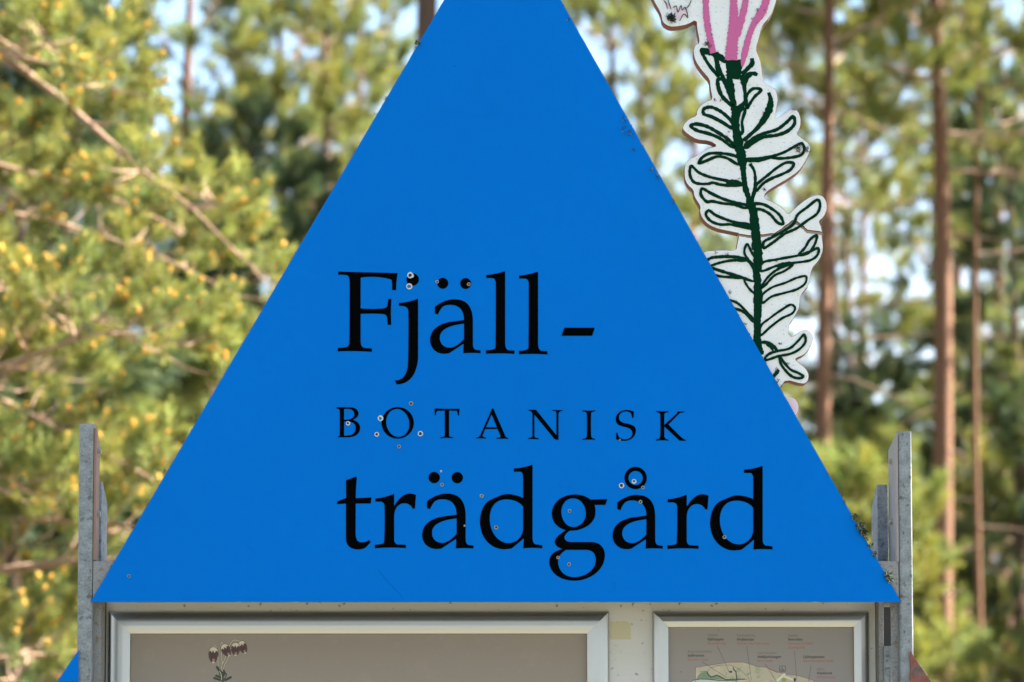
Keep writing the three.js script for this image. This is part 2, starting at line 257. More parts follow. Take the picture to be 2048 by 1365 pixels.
  // pellet marks: chipped paint and bare metal round a raised disc, the hole shade painted dark
  const marks = [[820, 551, 8.2, 3.4, 0, 0], [818, 573, 7.2, 3.6, 0, 1], [874, 564, 4.2, 1.7, 1, 0], [937.5, 568.5, 4.2, 1.8, 1, 0], [695.5, 847, 5.0, 2.2, 0, 0], [760.3, 837.5, 6.8, 3.2, 0, 1], [753.2, 869, 4.3, 2.7, 0, 0], [840.6, 868, 4.9, 3.2, 0, 0], [797.7, 893.5, 3.2, 2.1, 1, 0], [821.6, 807.5, 4.6, 2.4, 1, 0],
    [884.2, 969.8, 4.4, 1.7, 1, 0], [881.9, 943, 2.2, 0.8, 0, 0], [963.4, 992.6, 4.9, 1.6, 1, 0], [992.5, 1055.4, 4.2, 2.2, 1, 0], [1116.2, 1115.6, 3.9, 1.6, 1, 0], [1139.3, 1022.8, 4.0, 1.9, 1, 0], [1243, 971.5, 5.2, 3.2, 0, 0], [1268.5, 963, 5.6, 2.6, 0, 1], [1285.8, 975.7, 3.6, 1.7, 1, 0], [1281.4, 1004.5, 4.3, 1.8, 1, 0], [1449, 1074.6, 4.3, 2.1, 1, 0], [1137.9, 1129.5, 4.2, 2.0, 1, 0], [929, 1052, 1.7, 0.9, 1, 0], [1240, 880, 1.5, 0.6, 1, 0], [257, 1153, 2.2, 1.7, 1, 0]];
  for (const [x, y, ro0, ri, dull, blue] of marks) {
    const ro = ro0 * 0.78;
    const q = at(x, y, 0.001), nn = 13, o = [], h = [], ox = (R() - 0.5) * ro * 0.22, oy = (R() - 0.5) * ro * 0.22;
    for (let k = 0; k < nn; k++) { const f = k / nn * Math.PI * 2, rr = Math.max(ro * (0.72 + 0.5 * R()), ri * 1.2 + 0.9 + ro * 0.2) * mm; o.push(new THREE.Vector2(q.x + ox * mm + Math.cos(f) * rr, q.y + oy * mm + Math.sin(f) * rr)); }
    const s = new THREE.Shape(o); const hp = new THREE.Path(); for (let k = 0; k < 9; k++) { const f = -k / 9 * Math.PI * 2, rr = ri * (0.8 + 0.35 * R()) * mm; const X = q.x + Math.cos(f) * rr, Y = q.y + Math.sin(f) * rr; k ? hp.lineTo(X, Y) : hp.moveTo(X, Y); } hp.closePath(); s.holes.push(hp);
    const rim = mesh('pellet_mark', plate(s, 0.0014, 0.0009, { bevelEnabled: true, bevelThickness: 0.0005, bevelSize: 0.0005, bevelOffset: -0.0005, bevelSegments: 1, curveSegments: 2 }), dull ? M.bareDull : M.bare, S);
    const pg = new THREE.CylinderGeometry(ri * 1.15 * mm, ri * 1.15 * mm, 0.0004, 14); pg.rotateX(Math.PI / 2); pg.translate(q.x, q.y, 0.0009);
    mesh('painted_pit', pg, blue ? M.paintedPitBlue : M.painted_pit, rim);
  }
  // shallow dents that did not break the paint
  for (const [x, y, r0] of [[603, 792, 5], [497, 1090, 5], [501, 1105, 6], [1125, 968, 6], [1143, 977, 5], [1224, 1174, 7], [1228, 1170, 4], [686, 447, 2], [910, 130, 2.5], [1268, 745, 2]]) {
    const q = at(x, y, 0), lg = new THREE.TorusGeometry(r0 * mm, 0.0007, 5, 14, 2 + R() * 2.4); lg.rotateZ(R() * 6); lg.scale(1, 1.2, 0.6); lg.translate(q.x, q.y, 0.0001);
    mesh('dent', lg, M.blue, S);
  }
  { const sc = [[757, 1140], [770, 1158], [790, 1178], [806, 1198]].map(([x, y]) => at(x, y, 0.0001)); mesh('scratch', tube(sc, [0.0005, 0.0006, 0.0006, 0.0003], 4), M.blue, S); }
  // lichen on the edges
  const lichen = (list, name, big) => {
    for (const [x, y, r0, n, z] of list) {
      const gs = [[], []], c = at(x, y, z ?? 0.001);
      for (let k = 0; k < n; k++) {
        const f = R() * 6.28, e = R(), p0 = c.clone().add(V(Math.cos(f) * r0 * mm * e * 0.7, Math.sin(f) * r0 * mm * e * 0.9, (R() - 0.3) * 0.004)), dir = V(Math.cos(f + R() - 0.5), Math.sin(f + R() - 0.5), 0.3 + R()).normalize(), L = (0.25 + R() * 0.5) * r0 * mm;
        const p1 = p0.clone().addScaledVector(dir, L * 0.5), p2 = p1.clone().addScaledVector(dir.clone().add(V(R() - 0.5, R() - 0.5, R() - 0.5)).normalize(), L * 0.6), w = (big ? 0.0009 : 0.0006);
        gs[R() < (big ? 0.45 : 0.2) ? 1 : 0].push(tube([p0, p1, p2], [w, w * 1.2, w * 0.4], 4));
      }
      if (gs[0].length) { const m0 = mesh(name, mergeGeometries(gs[0]), M.lichenDark, S); if (gs[1].length) mesh('pale_tip', mergeGeometries(gs[1]), M.lichenPale, m0); }
    }
  };
  lichen([[1709, 1035, 7, 40], [1722, 1056, 11, 90], [1727, 1064, 9, 80], [1741, 1092, 6, 40], [1749, 1108, 5, 40], [1733, 1078, 5, 26], [1776, 1150, 8, 70], [1780, 1160, 7, 60], [835, 85, 6, 40], [771, 198, 4, 14]], 'lichen', true);
  lichen([[1248, 240, 8, 9], [1252, 262, 9, 12], [1262, 268, 7, 8], [1268, 300, 4, 8], [1303, 340, 5, 14], [1316, 352, 5, 14], [1347, 403, 4, 10], [1138, 40, 4, 8], [830, 96, 4, 10], [751, 228, 3, 8], [672, 357, 3, 6], [647, 400, 3, 8], [330, 940, 4, 12], [266, 1055, 4, 12], [1556, 762, 5, 14], [1563, 772, 4, 10], [1655, 950, 3, 8], [1690, 1005, 4, 12], [1301, 1208, 3, 8], [640, 1206, 2, 6], [900, 1206, 2, 6]], 'lichen', false);
  // thin dark crust along the two slopes
  { const gs = []; for (let k = 0; k < 420; k++) { const e = R() < 0.62 ? 0 : 1, tt = R(), A0 = e ? [1803, 1205] : [180, 1205], B0 = e ? [1122, 0] : [888, 0]; const q = at(A0[0] + (B0[0] - A0[0]) * tt, A0[1] + (B0[1] - A0[1]) * tt, -0.001); const s = (0.3 + R() * R() * 0.8) * mm; const ig = new THREE.IcosahedronGeometry(s, 0); ig.scale(1, 1 + R(), 0.9); ig.translate(q.x + (R() - 0.5) * 0.001, q.y, q.z); gs.push(ig); } const c = mesh('edge_lichen', mergeGeometries(gs), M.lichenDark, S); c.userData.kind = 'stuff'; }
}
// ---------------------------------------------------------------- cut-out plant sign, cracked in two
{
  const S = thing('plant_cutout_sign', 'white cut-out sign of a flowering heather sprig with green leaves and pink stalks, cracked across', 'sign');
  const R = rng(23), zf = -0.0062, thick = 0.025;
  const crack = [[1477, 468.6], [1495, 471], [1519, 469.5], [1548.6, 467.6], [1563, 459], [1571.4, 451.4], [1584.8, 441.5], [1595, 443.4], [1606.7, 452.4], [1614, 460], [1644.8, 464.8]];
  const left = [[1290, -40], [1306.4, 0], [1321.8, 26], [1325, 45], [1339, 54], [1357, 53], [1374.5, 49.5], [1393, 39.6], [1394.3, 59], [1399.8, 85.7], [1390, 90], [1386.6, 105.5], [1391, 123], [1405, 143], [1419.6, 159], [1420.7, 176], [1425.5, 199], [1412, 203], [1400, 212], [1394, 222], [1393, 232], [1379, 237], [1368, 248], [1364.6, 258], [1374.5, 268], [1394, 280], [1420.7, 282.4], [1435, 292], [1416, 297], [1403, 305], [1391, 313], [1381, 317], [1371.4, 325.7], [1368.6, 339], [1369.5, 358], [1376, 371], [1386.7, 380], [1388.6, 394], [1401, 412.4], [1399.4, 423], [1404, 436], [1416, 449.5], [1435, 458], [1454, 462], [1477, 466.7]];
  const right = [[1643, 453], [1638, 443], [1648.6, 434], [1655, 419], [1654, 404], [1646.7, 392], [1635, 389.5], [1620, 394], [1604.8, 404], [1587.6, 419], [1577, 429.5], [1566.7, 417], [1549.5, 405.7], [1530.5, 398], [1529.5, 390.5], [1536, 382], [1553, 371.4], [1576, 358], [1597, 344], [1610.5, 325.7], [1621, 303], [1622, 294], [1615, 284], [1601, 274], [1594.3, 269], [1602, 252.7], [1602, 235], [1596.5, 222], [1585.5, 217.6], [1572, 224], [1559, 234], [1550, 235.6], [1553.6, 215.4], [1556.5, 198], [1552.5, 179], [1541.5, 172.5], [1529.5, 168], [1525, 149.5], [1523, 129.7], [1517.4, 112], [1512, 99], [1518.5, 77], [1524, 52.7], [1541.5, 33], [1549, 15.4], [1553.6, 0], [1556, -40], [1562, -120], [1600, -180], [1610, -260], [1560, -330], [1480, -350], [1400, -340], [1330, -300], [1272, -220], [1268, -120]];
  const soft = (a) => { const o = [a[0]]; for (let i = 0; i < a.length - 1; i++) { const p = a[i], q = a[i + 1]; o.push([p[0] * 0.78 + q[0] * 0.22, p[1] * 0.78 + q[1] * 0.22], [p[0] * 0.22 + q[0] * 0.78, p[1] * 0.22 + q[1] * 0.78]); } o.push(a[a.length - 1]); return o; };
  const jag = []; crack.forEach((p, i) => { jag.push(p); const q = crack[i + 1]; if (q) for (let k = 1; k < 4; k++) jag.push([p[0] + (q[0] - p[0]) * k / 4 + (R() - 0.5), p[1] + (q[1] - p[1]) * k / 4 + (R() - 0.5) * 1.6]); });
  const upper = [...soft(left), ...jag, ...soft(right)];
  const lowerRight = [[1644.6, 474], [1647.7, 498.5], [1640, 520], [1623, 538.5], [1620, 569], [1601.5, 591], [1600, 606], [1599, 617], [1587.6, 638], [1578, 651.4], [1577, 666.7], [1582, 674], [1587.6, 673], [1599, 663], [1611.4, 658], [1622, 664], [1627, 678], [1622, 695], [1608.6, 710.5], [1592.4, 717], [1591.4, 721], [1612, 737], [1619, 750.5], [1616, 764], [1606.7, 769.5], [1572.4, 760], [1562, 774], [1548, 795], [1500, 770], [1440, 690], [1395, 600], [1390, 520], [1406, 503], [1444.6, 500], [1472, 501.5], [1475, 486], [1477.8, 473]];
  const jagLow = jag.map(([x, y], i) => [x, y + 2.0 + (x > 1565 ? 3.0 : 1.4) + R() * 1.0]);
  const lower = [...jagLow, ...soft(lowerRight)];
  const bev = { bevelEnabled: true, bevelThickness: 0.0008, bevelSize: 0.0008, bevelOffset: -0.0008, bevelSegments: 1 };
  mesh('upper_board', plate(polyShape(upper, zf), zf, thick, bev), [M.white, M.redEdge], S);
  mesh('lower_board', plate(polyShape(lower, zf), zf, thick, bev), [M.white, M.redEdge], S);
  { // raw broken edge seen in the crack, and the bar that carries both pieces
    const s = polyShape([...jag.map(([x, y]) => [x, y - 1]), ...[...jag].reverse().map(([x, y]) => [x, y + 5])], zf);
    mesh('broken_edge', plate(s, zf - 0.004, 0.02), M.crack, S);
    const p0 = at(1512, 250, zf - thick), p1 = at(1512, 1180, zf - thick);
    mesh('back_batten', box(p1.x - 0.014, p1.x + 0.014, p1.y, p0.y, -0.0062 - thick - 0.022, -0.0062 - thick - 0.0005), M.timber, S);
  }
  { // pale petal showing past the edge of the blue sign
    const o = []; for (let k = 0; k < 20; k++) { const f = k / 20 * 6.283; o.push([1580 + Math.cos(f) * 17.5, 815 + Math.sin(f) * 20]); }
    mesh('petal', plate(polyShape(chaikin(o), zf), zf, 0.012), [M.palePink, M.redEdge], S);
    const p0 = at(1525, 790, zf), p1 = at(1578, 815, zf); mesh('petal_stay', box(p0.x, p1.x, p1.y - 0.008, p1.y + 0.008, zf - 0.03, zf - 0.0125), M.timber, S);
  }
  // printed drawing: thin raised paint
  const zp = zf + 0.0005;
  const CA = [1280, 0, 4.55], CBb = [1340, 240, 5.25], CC = [1340, 440, 3.25], CD = [1380, 600, 5.25];
  const conv = (crop, p) => p.map(([u, v, w]) => [crop[0] + u / crop[2], crop[1] + v / crop[2], w === undefined ? undefined : w / crop[2]]);
  function resample(pts, closed) {
    const c = new THREE.CatmullRomCurve3(pts.map(([x, y, w]) => V(x, y, w ?? 0)), closed, 'centripetal');
    let L = 0; for (let i = 0; i < pts.length - (closed ? 0 : 1); i++) { const q = pts[(i + 1) % pts.length]; L += Math.hypot(q[0] - pts[i][0], q[1] - pts[i][1]); }
    const n = Math.max(6, Math.round(L / 3.2)); return Array.from({ length: closed ? n : n + 1 }, (_, i) => c.getPoint(i / n));
  }
  let layer = 0;
  function ribbon(pts, width, closed, fat = 1.0) {                 // flat painted line of (varying) width, hand-drawn wobble
    const c = resample(pts, closed), n = c.length, pos = [], idx = [], zq = zp + 0.00003 * layer++;
    for (let i = 0; i < n; i++) {
      const p = c[closed ? (i + n - 1) % n : Math.max(0, i - 1)], q = c[closed ? (i + 1) % n : Math.min(n - 1, i + 1)], dx = q.x - p.x, dy = q.y - p.y, L = Math.hypot(dx, dy) || 1;
      const taper = closed ? 1 : Math.min(1, 0.35 + Math.min(i, n - 1 - i) * 0.4);
      const w = (width ? width * 1.15 : c[i].z * fat) * 0.5 * (0.86 + 0.34 * R()) * (width ? taper : 1);
      for (const [sd, zz] of [[1, zq], [-1, zq], [1, zf - 0.0002], [-1, zf - 0.0002]]) { const g = at(c[i].x - dy / L * w * sd, c[i].y + dx / L * w * sd, zp); pos.push(g.x, g.y, zz); }
    }
    const m = closed ? n : n - 1;
    for (let i = 0; i < m; i++) { const a = i * 4, b = ((i + 1) % n) * 4; idx.push(a, b, a + 1, b, b + 1, a + 1, a + 2, b, a, a + 2, b + 2, b, a + 1, b + 1, a + 3, b + 1, b + 3, a + 3); }
    const g = new THREE.BufferGeometry(); g.setAttribute('position', new THREE.Float32BufferAttribute(pos, 3)); g.setIndex(idx); g.computeVertexNormals(); return g;
  }
  const loop = (crop, w, pts) => mesh('leaf', ribbon(conv(crop, pts), w / crop[2], true), M.green, S);
  const line = (crop, w, pts, name = 'leaf', mat = M.green) => mesh(name, ribbon(conv(crop, pts), w === 0 ? undefined : w / crop[2], false, name === 'flower_stalk' ? 1 : 1.0), mat, S);
  // stem
  line(CA, 0, [[853, 545, 130], [858, 620, 140], [855, 690, 130], [852, 720, 100]], 'stem');
  line(CA, 0, [[815, 690, 50], [820, 790, 80], [845, 900, 50], [862, 960, 50]], 'stem');
  line(CA, 0, [[925, 680, 60], [945, 760, 40], [958, 860, 32], [955, 930, 36], [905, 985, 50]], 'stem');
  line(CA, 0, [[880, 960, 100], [872, 1040, 76], [866, 1120, 64], [878, 1230, 66], [905, 1290, 80], [895, 1365, 70]], 'stem');
  line(CBb, 0, [[690, 40, 80], [705, 150, 75], [712, 250, 90], [745, 340, 95], [762, 440, 95], [772, 540, 52], [782, 640, 58], [795, 720, 62], [825, 810, 50], [850, 890, 90], [876, 960, 88], [888, 1100, 92], [905, 1220, 96], [912, 1365, 100]], 'stem');
  line(CBb, 0, [[840, 460, 40], [885, 530, 30], [898, 640, 32], [890, 740, 40], [865, 830, 44], [850, 890, 50]], 'stem');
  line(CC, 0, [[548, -10, 58], [555, 60, 56], [566, 150, 56], [574, 250, 58], [562, 330, 48], [570, 400, 46], [572, 480, 56], [572, 560, 54], [570, 650, 44], [566, 740, 40], [575, 830, 56], [590, 880, 46]], 'stem');
  // leaves, upper board
  loop(CA, 26, [[560, 452], [600, 545], [655, 625], [715, 690], [700, 610], [680, 510], [610, 462]]);
  line(CA, 46, [[560, 455], [640, 478], [710, 505], [790, 570]]); line(CA, 30, [[695, 520], [720, 620], [775, 730], [830, 770]]);
  loop(CA, 30, [[712, 725], [716, 800], [745, 870], [800, 930], [850, 965], [825, 880], [790, 790], [750, 720]]);
  line(CA, 0, [[1020, 530, 34], [1022, 580, 44], [985, 620, 40], [930, 680, 44]]); line(CA, 0, [[1072, 682, 30], [1030, 668, 38], [985, 690, 46], [940, 770, 60]]);
  loop(CA, 24, [[968, 880], [1030, 808], [1105, 818], [1045, 880], [1010, 930], [975, 985], [972, 930]]);
  line(CA, 0, [[1172, 842, 30], [1190, 900, 40], [1182, 980, 62], [1140, 1070, 62], [1070, 1165, 40], [1000, 1230, 34], [945, 1280, 40]]);
  loop(CA, 24, [[915, 1010], [892, 1090], [892, 1190], [915, 1222], [935, 1200], [930, 1110], [958, 990]]);
  loop(CA, 26, [[842, 1120], [770, 1040], [710, 1000], [640, 975], [580, 995], [580, 1035], [650, 1062], [745, 1110], [842, 1165]]);
  loop(CA, 26, [[868, 1335], [790, 1260], [700, 1200], [600, 1148], [500, 1130], [462, 1148], [520, 1188], [620, 1215], [730, 1260], [840, 1335]]);
  loop(CA, 26, [[960, 1345], [1030, 1262], [1130, 1215], [1250, 1178], [1340, 1110], [1395, 1060], [1410, 1120], [1350, 1190], [1250, 1230], [1130, 1248], [1030, 1300]]); line(CA, 46, [[950, 1350], [1020, 1285], [1120, 1234]]);
  loop(CBb, 26, [[810, 412], [920, 408], [1060, 385], [1200, 340], [1300, 285], [1385, 247], [1412, 295], [1390, 360], [1330, 385], [1150, 405], [1060, 396], [920, 432]]); line(CBb, 40, [[800, 422], [930, 415], [1060, 390]]);
  loop(CBb, 26, [[905, 690], [955, 640], [1030, 580], [1130, 500], [1230, 447], [1302, 460], [1270, 520], [1180, 570], [1080, 610], [985, 665], [905, 745]]);
  loop(CBb, 26, [[720, 400], [630, 364], [510, 350], [410, 355], [340, 395], [302, 455], [370, 435], [500, 385], [600, 402], [720, 465]]);
  loop(CBb, 26, [[750, 680], [610, 642], [420, 600], [300, 550], [225, 485], [210, 570], [255, 655], [400, 672], [450, 660], [520, 678], [640, 690]]); line(CBb, 44, [[590, 660], [680, 655], [770, 690]]);
  loop(CBb, 26, [[810, 900], [700, 872], [560, 830], [430, 770], [337, 723], [325, 780], [390, 860], [440, 855], [560, 878], [680, 890], [800, 925]]);
  loop(CBb, 26, [[840, 1105], [700, 1080], [600, 1050], [480, 1000], [405, 952], [378, 990], [420, 1055], [520, 1098], [640, 1098], [840, 1135]]); line(CBb, 48, [[670, 1090], [760, 1105], [850, 1120]]);
  loop(CBb, 26, [[870, 888], [970, 885], [1080, 940], [1160, 1010], [1190, 1092], [1140, 1085], [1050, 990], [960, 942], [885, 930]]);
  // leaves, lower board
  loop(CBb, 26, [[985, 1285], [1060, 1240], [1200, 1165], [1300, 1090], [1340, 1000], [1440, 920], [1555, 840], [1578, 890], [1550, 980], [1440, 1060], [1330, 1140], [1200, 1200], [1080, 1290], [985, 1345]]);
  loop(CC, 15, [[840, 228], [880, 180], [910, 130], [955, 100], [946, 150], [905, 212]]);
  loop(CC, 14, [[600, 282], [700, 257], [850, 228], [920, 202], [965, 185], [962, 225], [920, 260], [800, 281], [700, 297], [592, 332]]); line(CC, 24, [[690, 302], [740, 290], [800, 284]]);
  loop(CC, 14, [[592, 445], [640, 370], [720, 312], [800, 292], [745, 333], [680, 362], [625, 420]]);
  loop(CC, 13, [[600, 492], [660, 442], [750, 410], [830, 376], [885, 368], [882, 410], [830, 450], [740, 477], [660, 500], [602, 540]]);
  loop(CC, 13, [[592, 690], [650, 640], [720, 590], [790, 552], [814, 572], [800, 605], [730, 640], [650, 700], [590, 750]]);
  line(CC, 17, [[225, 280], [262, 250], [310, 242], [400, 240], [490, 256], [545, 300], [558, 340]]); line(CC, 14, [[240, 308], [330, 278], [410, 264], [500, 268]]);
  line(CC, 17, [[262, 310], [340, 335], [420, 360], [545, 402]]); line(CC, 14, [[280, 355], [330, 368], [400, 374], [470, 380]]); line(CC, 13, [[480, 392], [510, 440], [548, 482]]);
  line(CC, 14, [[380, 518], [440, 542], [500, 600], [548, 650]]); line(CC, 14, [[410, 572], [480, 600], [548, 670]]);
  loop(CC, 14, [[502, 158], [484, 210], [512, 265], [566, 340], [572, 280], [534, 215]]);
  loop(CD, 23, [[790, 612], [835, 568], [920, 540], [1050, 510], [1130, 440], [1202, 368], [1214, 440], [1150, 520], [1050, 570], [940, 590], [795, 632]]);
  line(CD, 30, [[735, 450], [800, 448], [870, 482], [925, 540]]); line(CD, 20, [[800, 470], [850, 500], [880, 545]]);
  loop(CD, 23, [[945, 600], [990, 660], [1060, 735], [1140, 770], [1194, 808], [1150, 825], [1080, 810], [1010, 750], [955, 670]]);
  line(CD, 0, [[870, 815, 40], [905, 775, 42], [935, 738, 22]]);
  // pink flower stalks
  line(CA, 0, [[560, -1100, 60], [600, -600, 56], [598, -100, 54], [604, 130, 56], [620, 260, 54], [645, 390, 52], [668, 485, 56]], 'flower_stalk', M.pink);
  line(CA, 0, [[850, -1150, 60], [858, -500, 64], [853, 0, 64], [855, 150, 72], [850, 300, 96], [838, 420, 104], [830, 548, 112]], 'flower_stalk', M.pink);
  line(CA, 0, [[1010, -900, 50], [985, -400, 52], [962, 0, 52], [942, 110, 60], [905, 240, 60], [880, 330, 60]], 'flower_stalk', M.pink);
  line(CA, 0, [[1260, -1000, 56], [1200, -400, 58], [1150, 0, 62], [1110, 110, 72], [1045, 205, 58], [1000, 310, 50], [962, 450, 56], [938, 560, 40], [932, 610, 12]], 'flower_stalk', M.pink);
  { // pale bell flower on the lobe
    const f = (p) => mesh('flower', plate(polyShape(conv(CA, p), zp), zp - 0.0001, 0.0003), M.palePink, S);
    f([[304, 70], [330, 55], [345, 112], [375, 50], [386, 92], [410, 66], [436, 160], [402, 128], [362, 192], [326, 150]]); f([[235, 10], [265, 40], [285, 90], [255, 80], [240, 45]]);
    for (const p of [[[215, 0], [240, 35], [250, 78]], [[300, 70], [330, 55], [345, 112], [375, 50], [386, 92], [410, 66], [436, 162], [402, 128], [362, 192]], [[470, -10], [450, 45], [412, 85]], [[250, -20], [265, 30], [285, 85]]]) line(CA, 5, p, 'ink_line', M.ink);
  }
  // specks of lichen and grime
  const speck = (x, y, r0, n) => {
    const gs = [], c = at(x, y, zf + 0.0016);
    for (let k = 0; k < n; k++) { const f = R() * 6.28, e = R() * r0 * mm; const p0 = c.clone().add(V(Math.cos(f) * e, Math.sin(f) * e, 0)), dd = V(R() - 0.5, R() - 0.5, R() * 0.5).normalize(); gs.push(tube([p0, p0.clone().addScaledVector(dd, r0 * mm * 0.25), p0.clone().addScaledVector(dd, r0 * mm * 0.5).add(V((R() - 0.5) * 0.001, (R() - 0.5) * 0.001, 0.0005))], [0.0005, 0.0006, 0.0002], 3)); }
    mesh('lichen', mergeGeometries(gs), M.lichenDark, S);
  };
  speck(1342, 34, 9, 150); speck(1345, 40, 7, 60); speck(1413, 87, 6, 40); speck(1420, 92, 5, 20); speck(1515, 20, 4, 12); speck(1505, 37, 3, 8); speck(1515, 45, 3, 6); speck(1529, 20, 3, 6); speck(1421, 50, 3, 6); speck(1430, 200, 4, 14); speck(1442, 200, 4, 10); speck(1528, 226, 4, 18); speck(1587, 220, 4, 14); speck(1596, 298, 9, 50); speck(1614, 300, 7, 36); speck(1527, 358, 4, 16); speck(1529, 379, 4, 20); speck(1452, 274, 5, 30); speck(1458, 264, 3, 8); speck(1424, 70, 3, 8); speck(1460, 585, 4, 14); speck(1491, 649, 4, 14); speck(1560, 687, 4, 14); speck(1575, 729, 4, 16); speck(1555, 740, 5, 24); speck(1432, 506, 4, 10); speck(1455, 511, 5, 14); speck(1553, 523, 3, 8); speck(1478, 357, 3, 8); speck(1465, 362, 3, 10);
  for (let k = 0; k < 26; k++) speck(1400 + R() * 190, 70 + R() * 360, 1.4, 3);
}
// ---------------------------------------------------------------- steel posts, rail, fittings
const G0 = -0.15;                                         // posts run into the ground
function post(side, label, spec) {
  const { x0, x1, top } = spec, z1 = -0.0055, z0 = -0.035;
  const a = at(x0, 1150, z1), b = at(x1, 1150, z1), yT = at(x0, top, z1).y;
  const P = thing('steel_post', label, 'post', V(0, 0, 0));
  mesh('bar', box(a.x, b.x, G0, yT, z0, z1, 0.005), M.galv, P);
  const inner = side < 0 ? b.x : a.x, s = -side;           // towards the sign
  // plate bolted to the inner face, sloped at the top
  const yr = at(x0, spec.plateBottom, z1).y, yp = at(x0, spec.plateTop, z1).y;
  const prof = new THREE.Shape([[-0.006, yr], [-0.006 - spec.plateDepth, yr], [-0.006 - spec.plateDepth, yp - spec.slope], [-0.016, yp - 0.004], [-0.006, yp - 0.001]].map(([z, y]) => new THREE.Vector2(-z, y)));
  const pg = new THREE.ExtrudeGeometry(prof, { depth: spec.plateThick, bevelEnabled: true, bevelThickness: 0.0006, bevelSize: 0.0006, bevelOffset: -0.0006, bevelSegments: 1 });
  pg.rotateY(Math.PI / 2);                                 // profile x -> -z, depth -> +x
  pg.translate(s > 0 ? inner + 0.0012 : inner - 0.0012 - spec.plateThick, 0, 0);
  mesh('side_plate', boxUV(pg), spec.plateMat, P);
  const face = inner + s * (0.0012 + spec.plateThick + 0.0006);
  for (const by of spec.bolts) {
    const y = at(x0, by, z1).y, zb = -0.006 - spec.plateDepth * 0.55, hg = new THREE.CylinderGeometry(0.0055, 0.0055, 0.005, 6); hg.rotateZ(Math.PI / 2); hg.translate(face + s * 0.0035, y, zb);
    const bolt = mesh('bolt', toCreasedNormals(hg, 0.5), M.bolt, P);
    const wg = new THREE.CylinderGeometry(0.0075, 0.0075, 0.0012, 16); wg.rotateZ(Math.PI / 2); wg.translate(face + s * 0.0006, y, zb); mesh('washer', wg, M.bolt, bolt);
  }
  // box section standing behind the plate
  const zb1 = -0.006 - spec.plateDepth - 0.003, ba = at(spec.boxX[0], 1050, zb1), bb = at(spec.boxX[1], 1050, zb1), yb = at(x0, spec.boxTop, zb1).y;
  const bp = new THREE.Shape([[zb1, yr - 0.05], [zb1 - spec.boxDepth, yr - 0.05], [zb1 - spec.boxDepth, yb - 0.035], [zb1 - 0.012, yb], [zb1, yb]].map(([z, y]) => new THREE.Vector2(-z, y)));
  const bg = new THREE.ExtrudeGeometry(bp, { depth: bb.x - ba.x, bevelEnabled: true, bevelThickness: 0.0015, bevelSize: 0.0015, bevelOffset: -0.0015, bevelSegments: 2 }); bg.rotateY(Math.PI / 2); bg.translate(ba.x, 0, 0);
  mesh('box_section', boxUV(bg), M.galv, P);
  // fittings below the rail
  const yl = at(x0, 1190, z1).y;
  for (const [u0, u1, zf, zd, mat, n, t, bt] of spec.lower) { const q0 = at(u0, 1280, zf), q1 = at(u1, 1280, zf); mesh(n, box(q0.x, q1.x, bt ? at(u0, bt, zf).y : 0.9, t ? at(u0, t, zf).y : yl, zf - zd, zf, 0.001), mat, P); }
  return P;
}
post(-1, 'grey galvanised steel post with side plate in a sunlit copper-brown, beside the blue wing panel', { x0: 154.5, x1: 184.5, top: 848, plateTop: 855, plateBottom: 1121, plateDepth: 0.042, slope: 0.028, plateThick: 0.0035, plateMat: M.timber, bolts: [900, 1025], boxX: [193, 201], boxTop: 963, boxDepth: 0.07,
  lower: [[184.5, 201, -0.034, 0.05, M.galvWorn, 'angle_bar'], [200.5, 208.5, -0.12, 0.03, M.gap_dark, 'gap_dark']] });  // black strip painted in as the shade of the gap at the board edge
post(1, 'grey galvanised steel post with side plate in a shaded grey, beside the rusty wing panel', { x0: 1799.5, x1: 1826.5, top: 863, plateTop: 868, plateBottom: 1123, plateDepth: 0.10, slope: 0.018, plateThick: 0.0035, plateMat: M.plateShaded, bolts: [915, 1037], boxX: [1757, 1776], boxTop: 970, boxDepth: 0.085,
  lower: [[1783, 1799.5, -0.030, 0.006, M.galvWorn, 'angle_bar'], [1758, 1768, -0.10, 0.06, M.galvWorn, 'edge_strip'], [1768.5, 1782.5, -0.075, 0.02, M.galv, 'clamp_plate', 1293, 1700], [1768, 1781, -0.04, 0.012, M.bolt, 'clamp_bolt', 1206, 1214], [1768.5, 1782.5, -0.15, 0.01, M.gap_dark, 'backing_strip']] });
{
  const T = thing('steel_rail', 'worn galvanised steel rail between the two posts behind the blue sign', 'rail');
  const a = at(185, 1123, -0.0055), b = at(1799, 1206, -0.0055);
  mesh('web', box(a.x + 0.0006, b.x - 0.0006, b.y + 0.006, a.y, -0.012, -0.0057, 0.0015), M.galvWorn, T);
  mesh('shade_flange', box(a.x + 0.004, b.x - 0.004, a.y - 0.004, a.y - 0.0005, -0.1395, -0.0122, 0.001), M.galvWorn, T);  // unseen flange, deepened back to the board to keep sun off the frames
  const c = at(1000, -150, -0.0055); // upright that carries the top of the triangle
  mesh('upright', box(c.x - 0.02, c.x + 0.02, a.y + 0.001, c.y, -0.045, -0.0125, 0.003), M.galv, T);
  mesh('upright_spacer', box(c.x - 0.02, c.x + 0.02, a.y + 0.01, c.y - 0.1, -0.0124, -0.0055, 0.001), M.galv, T);
}
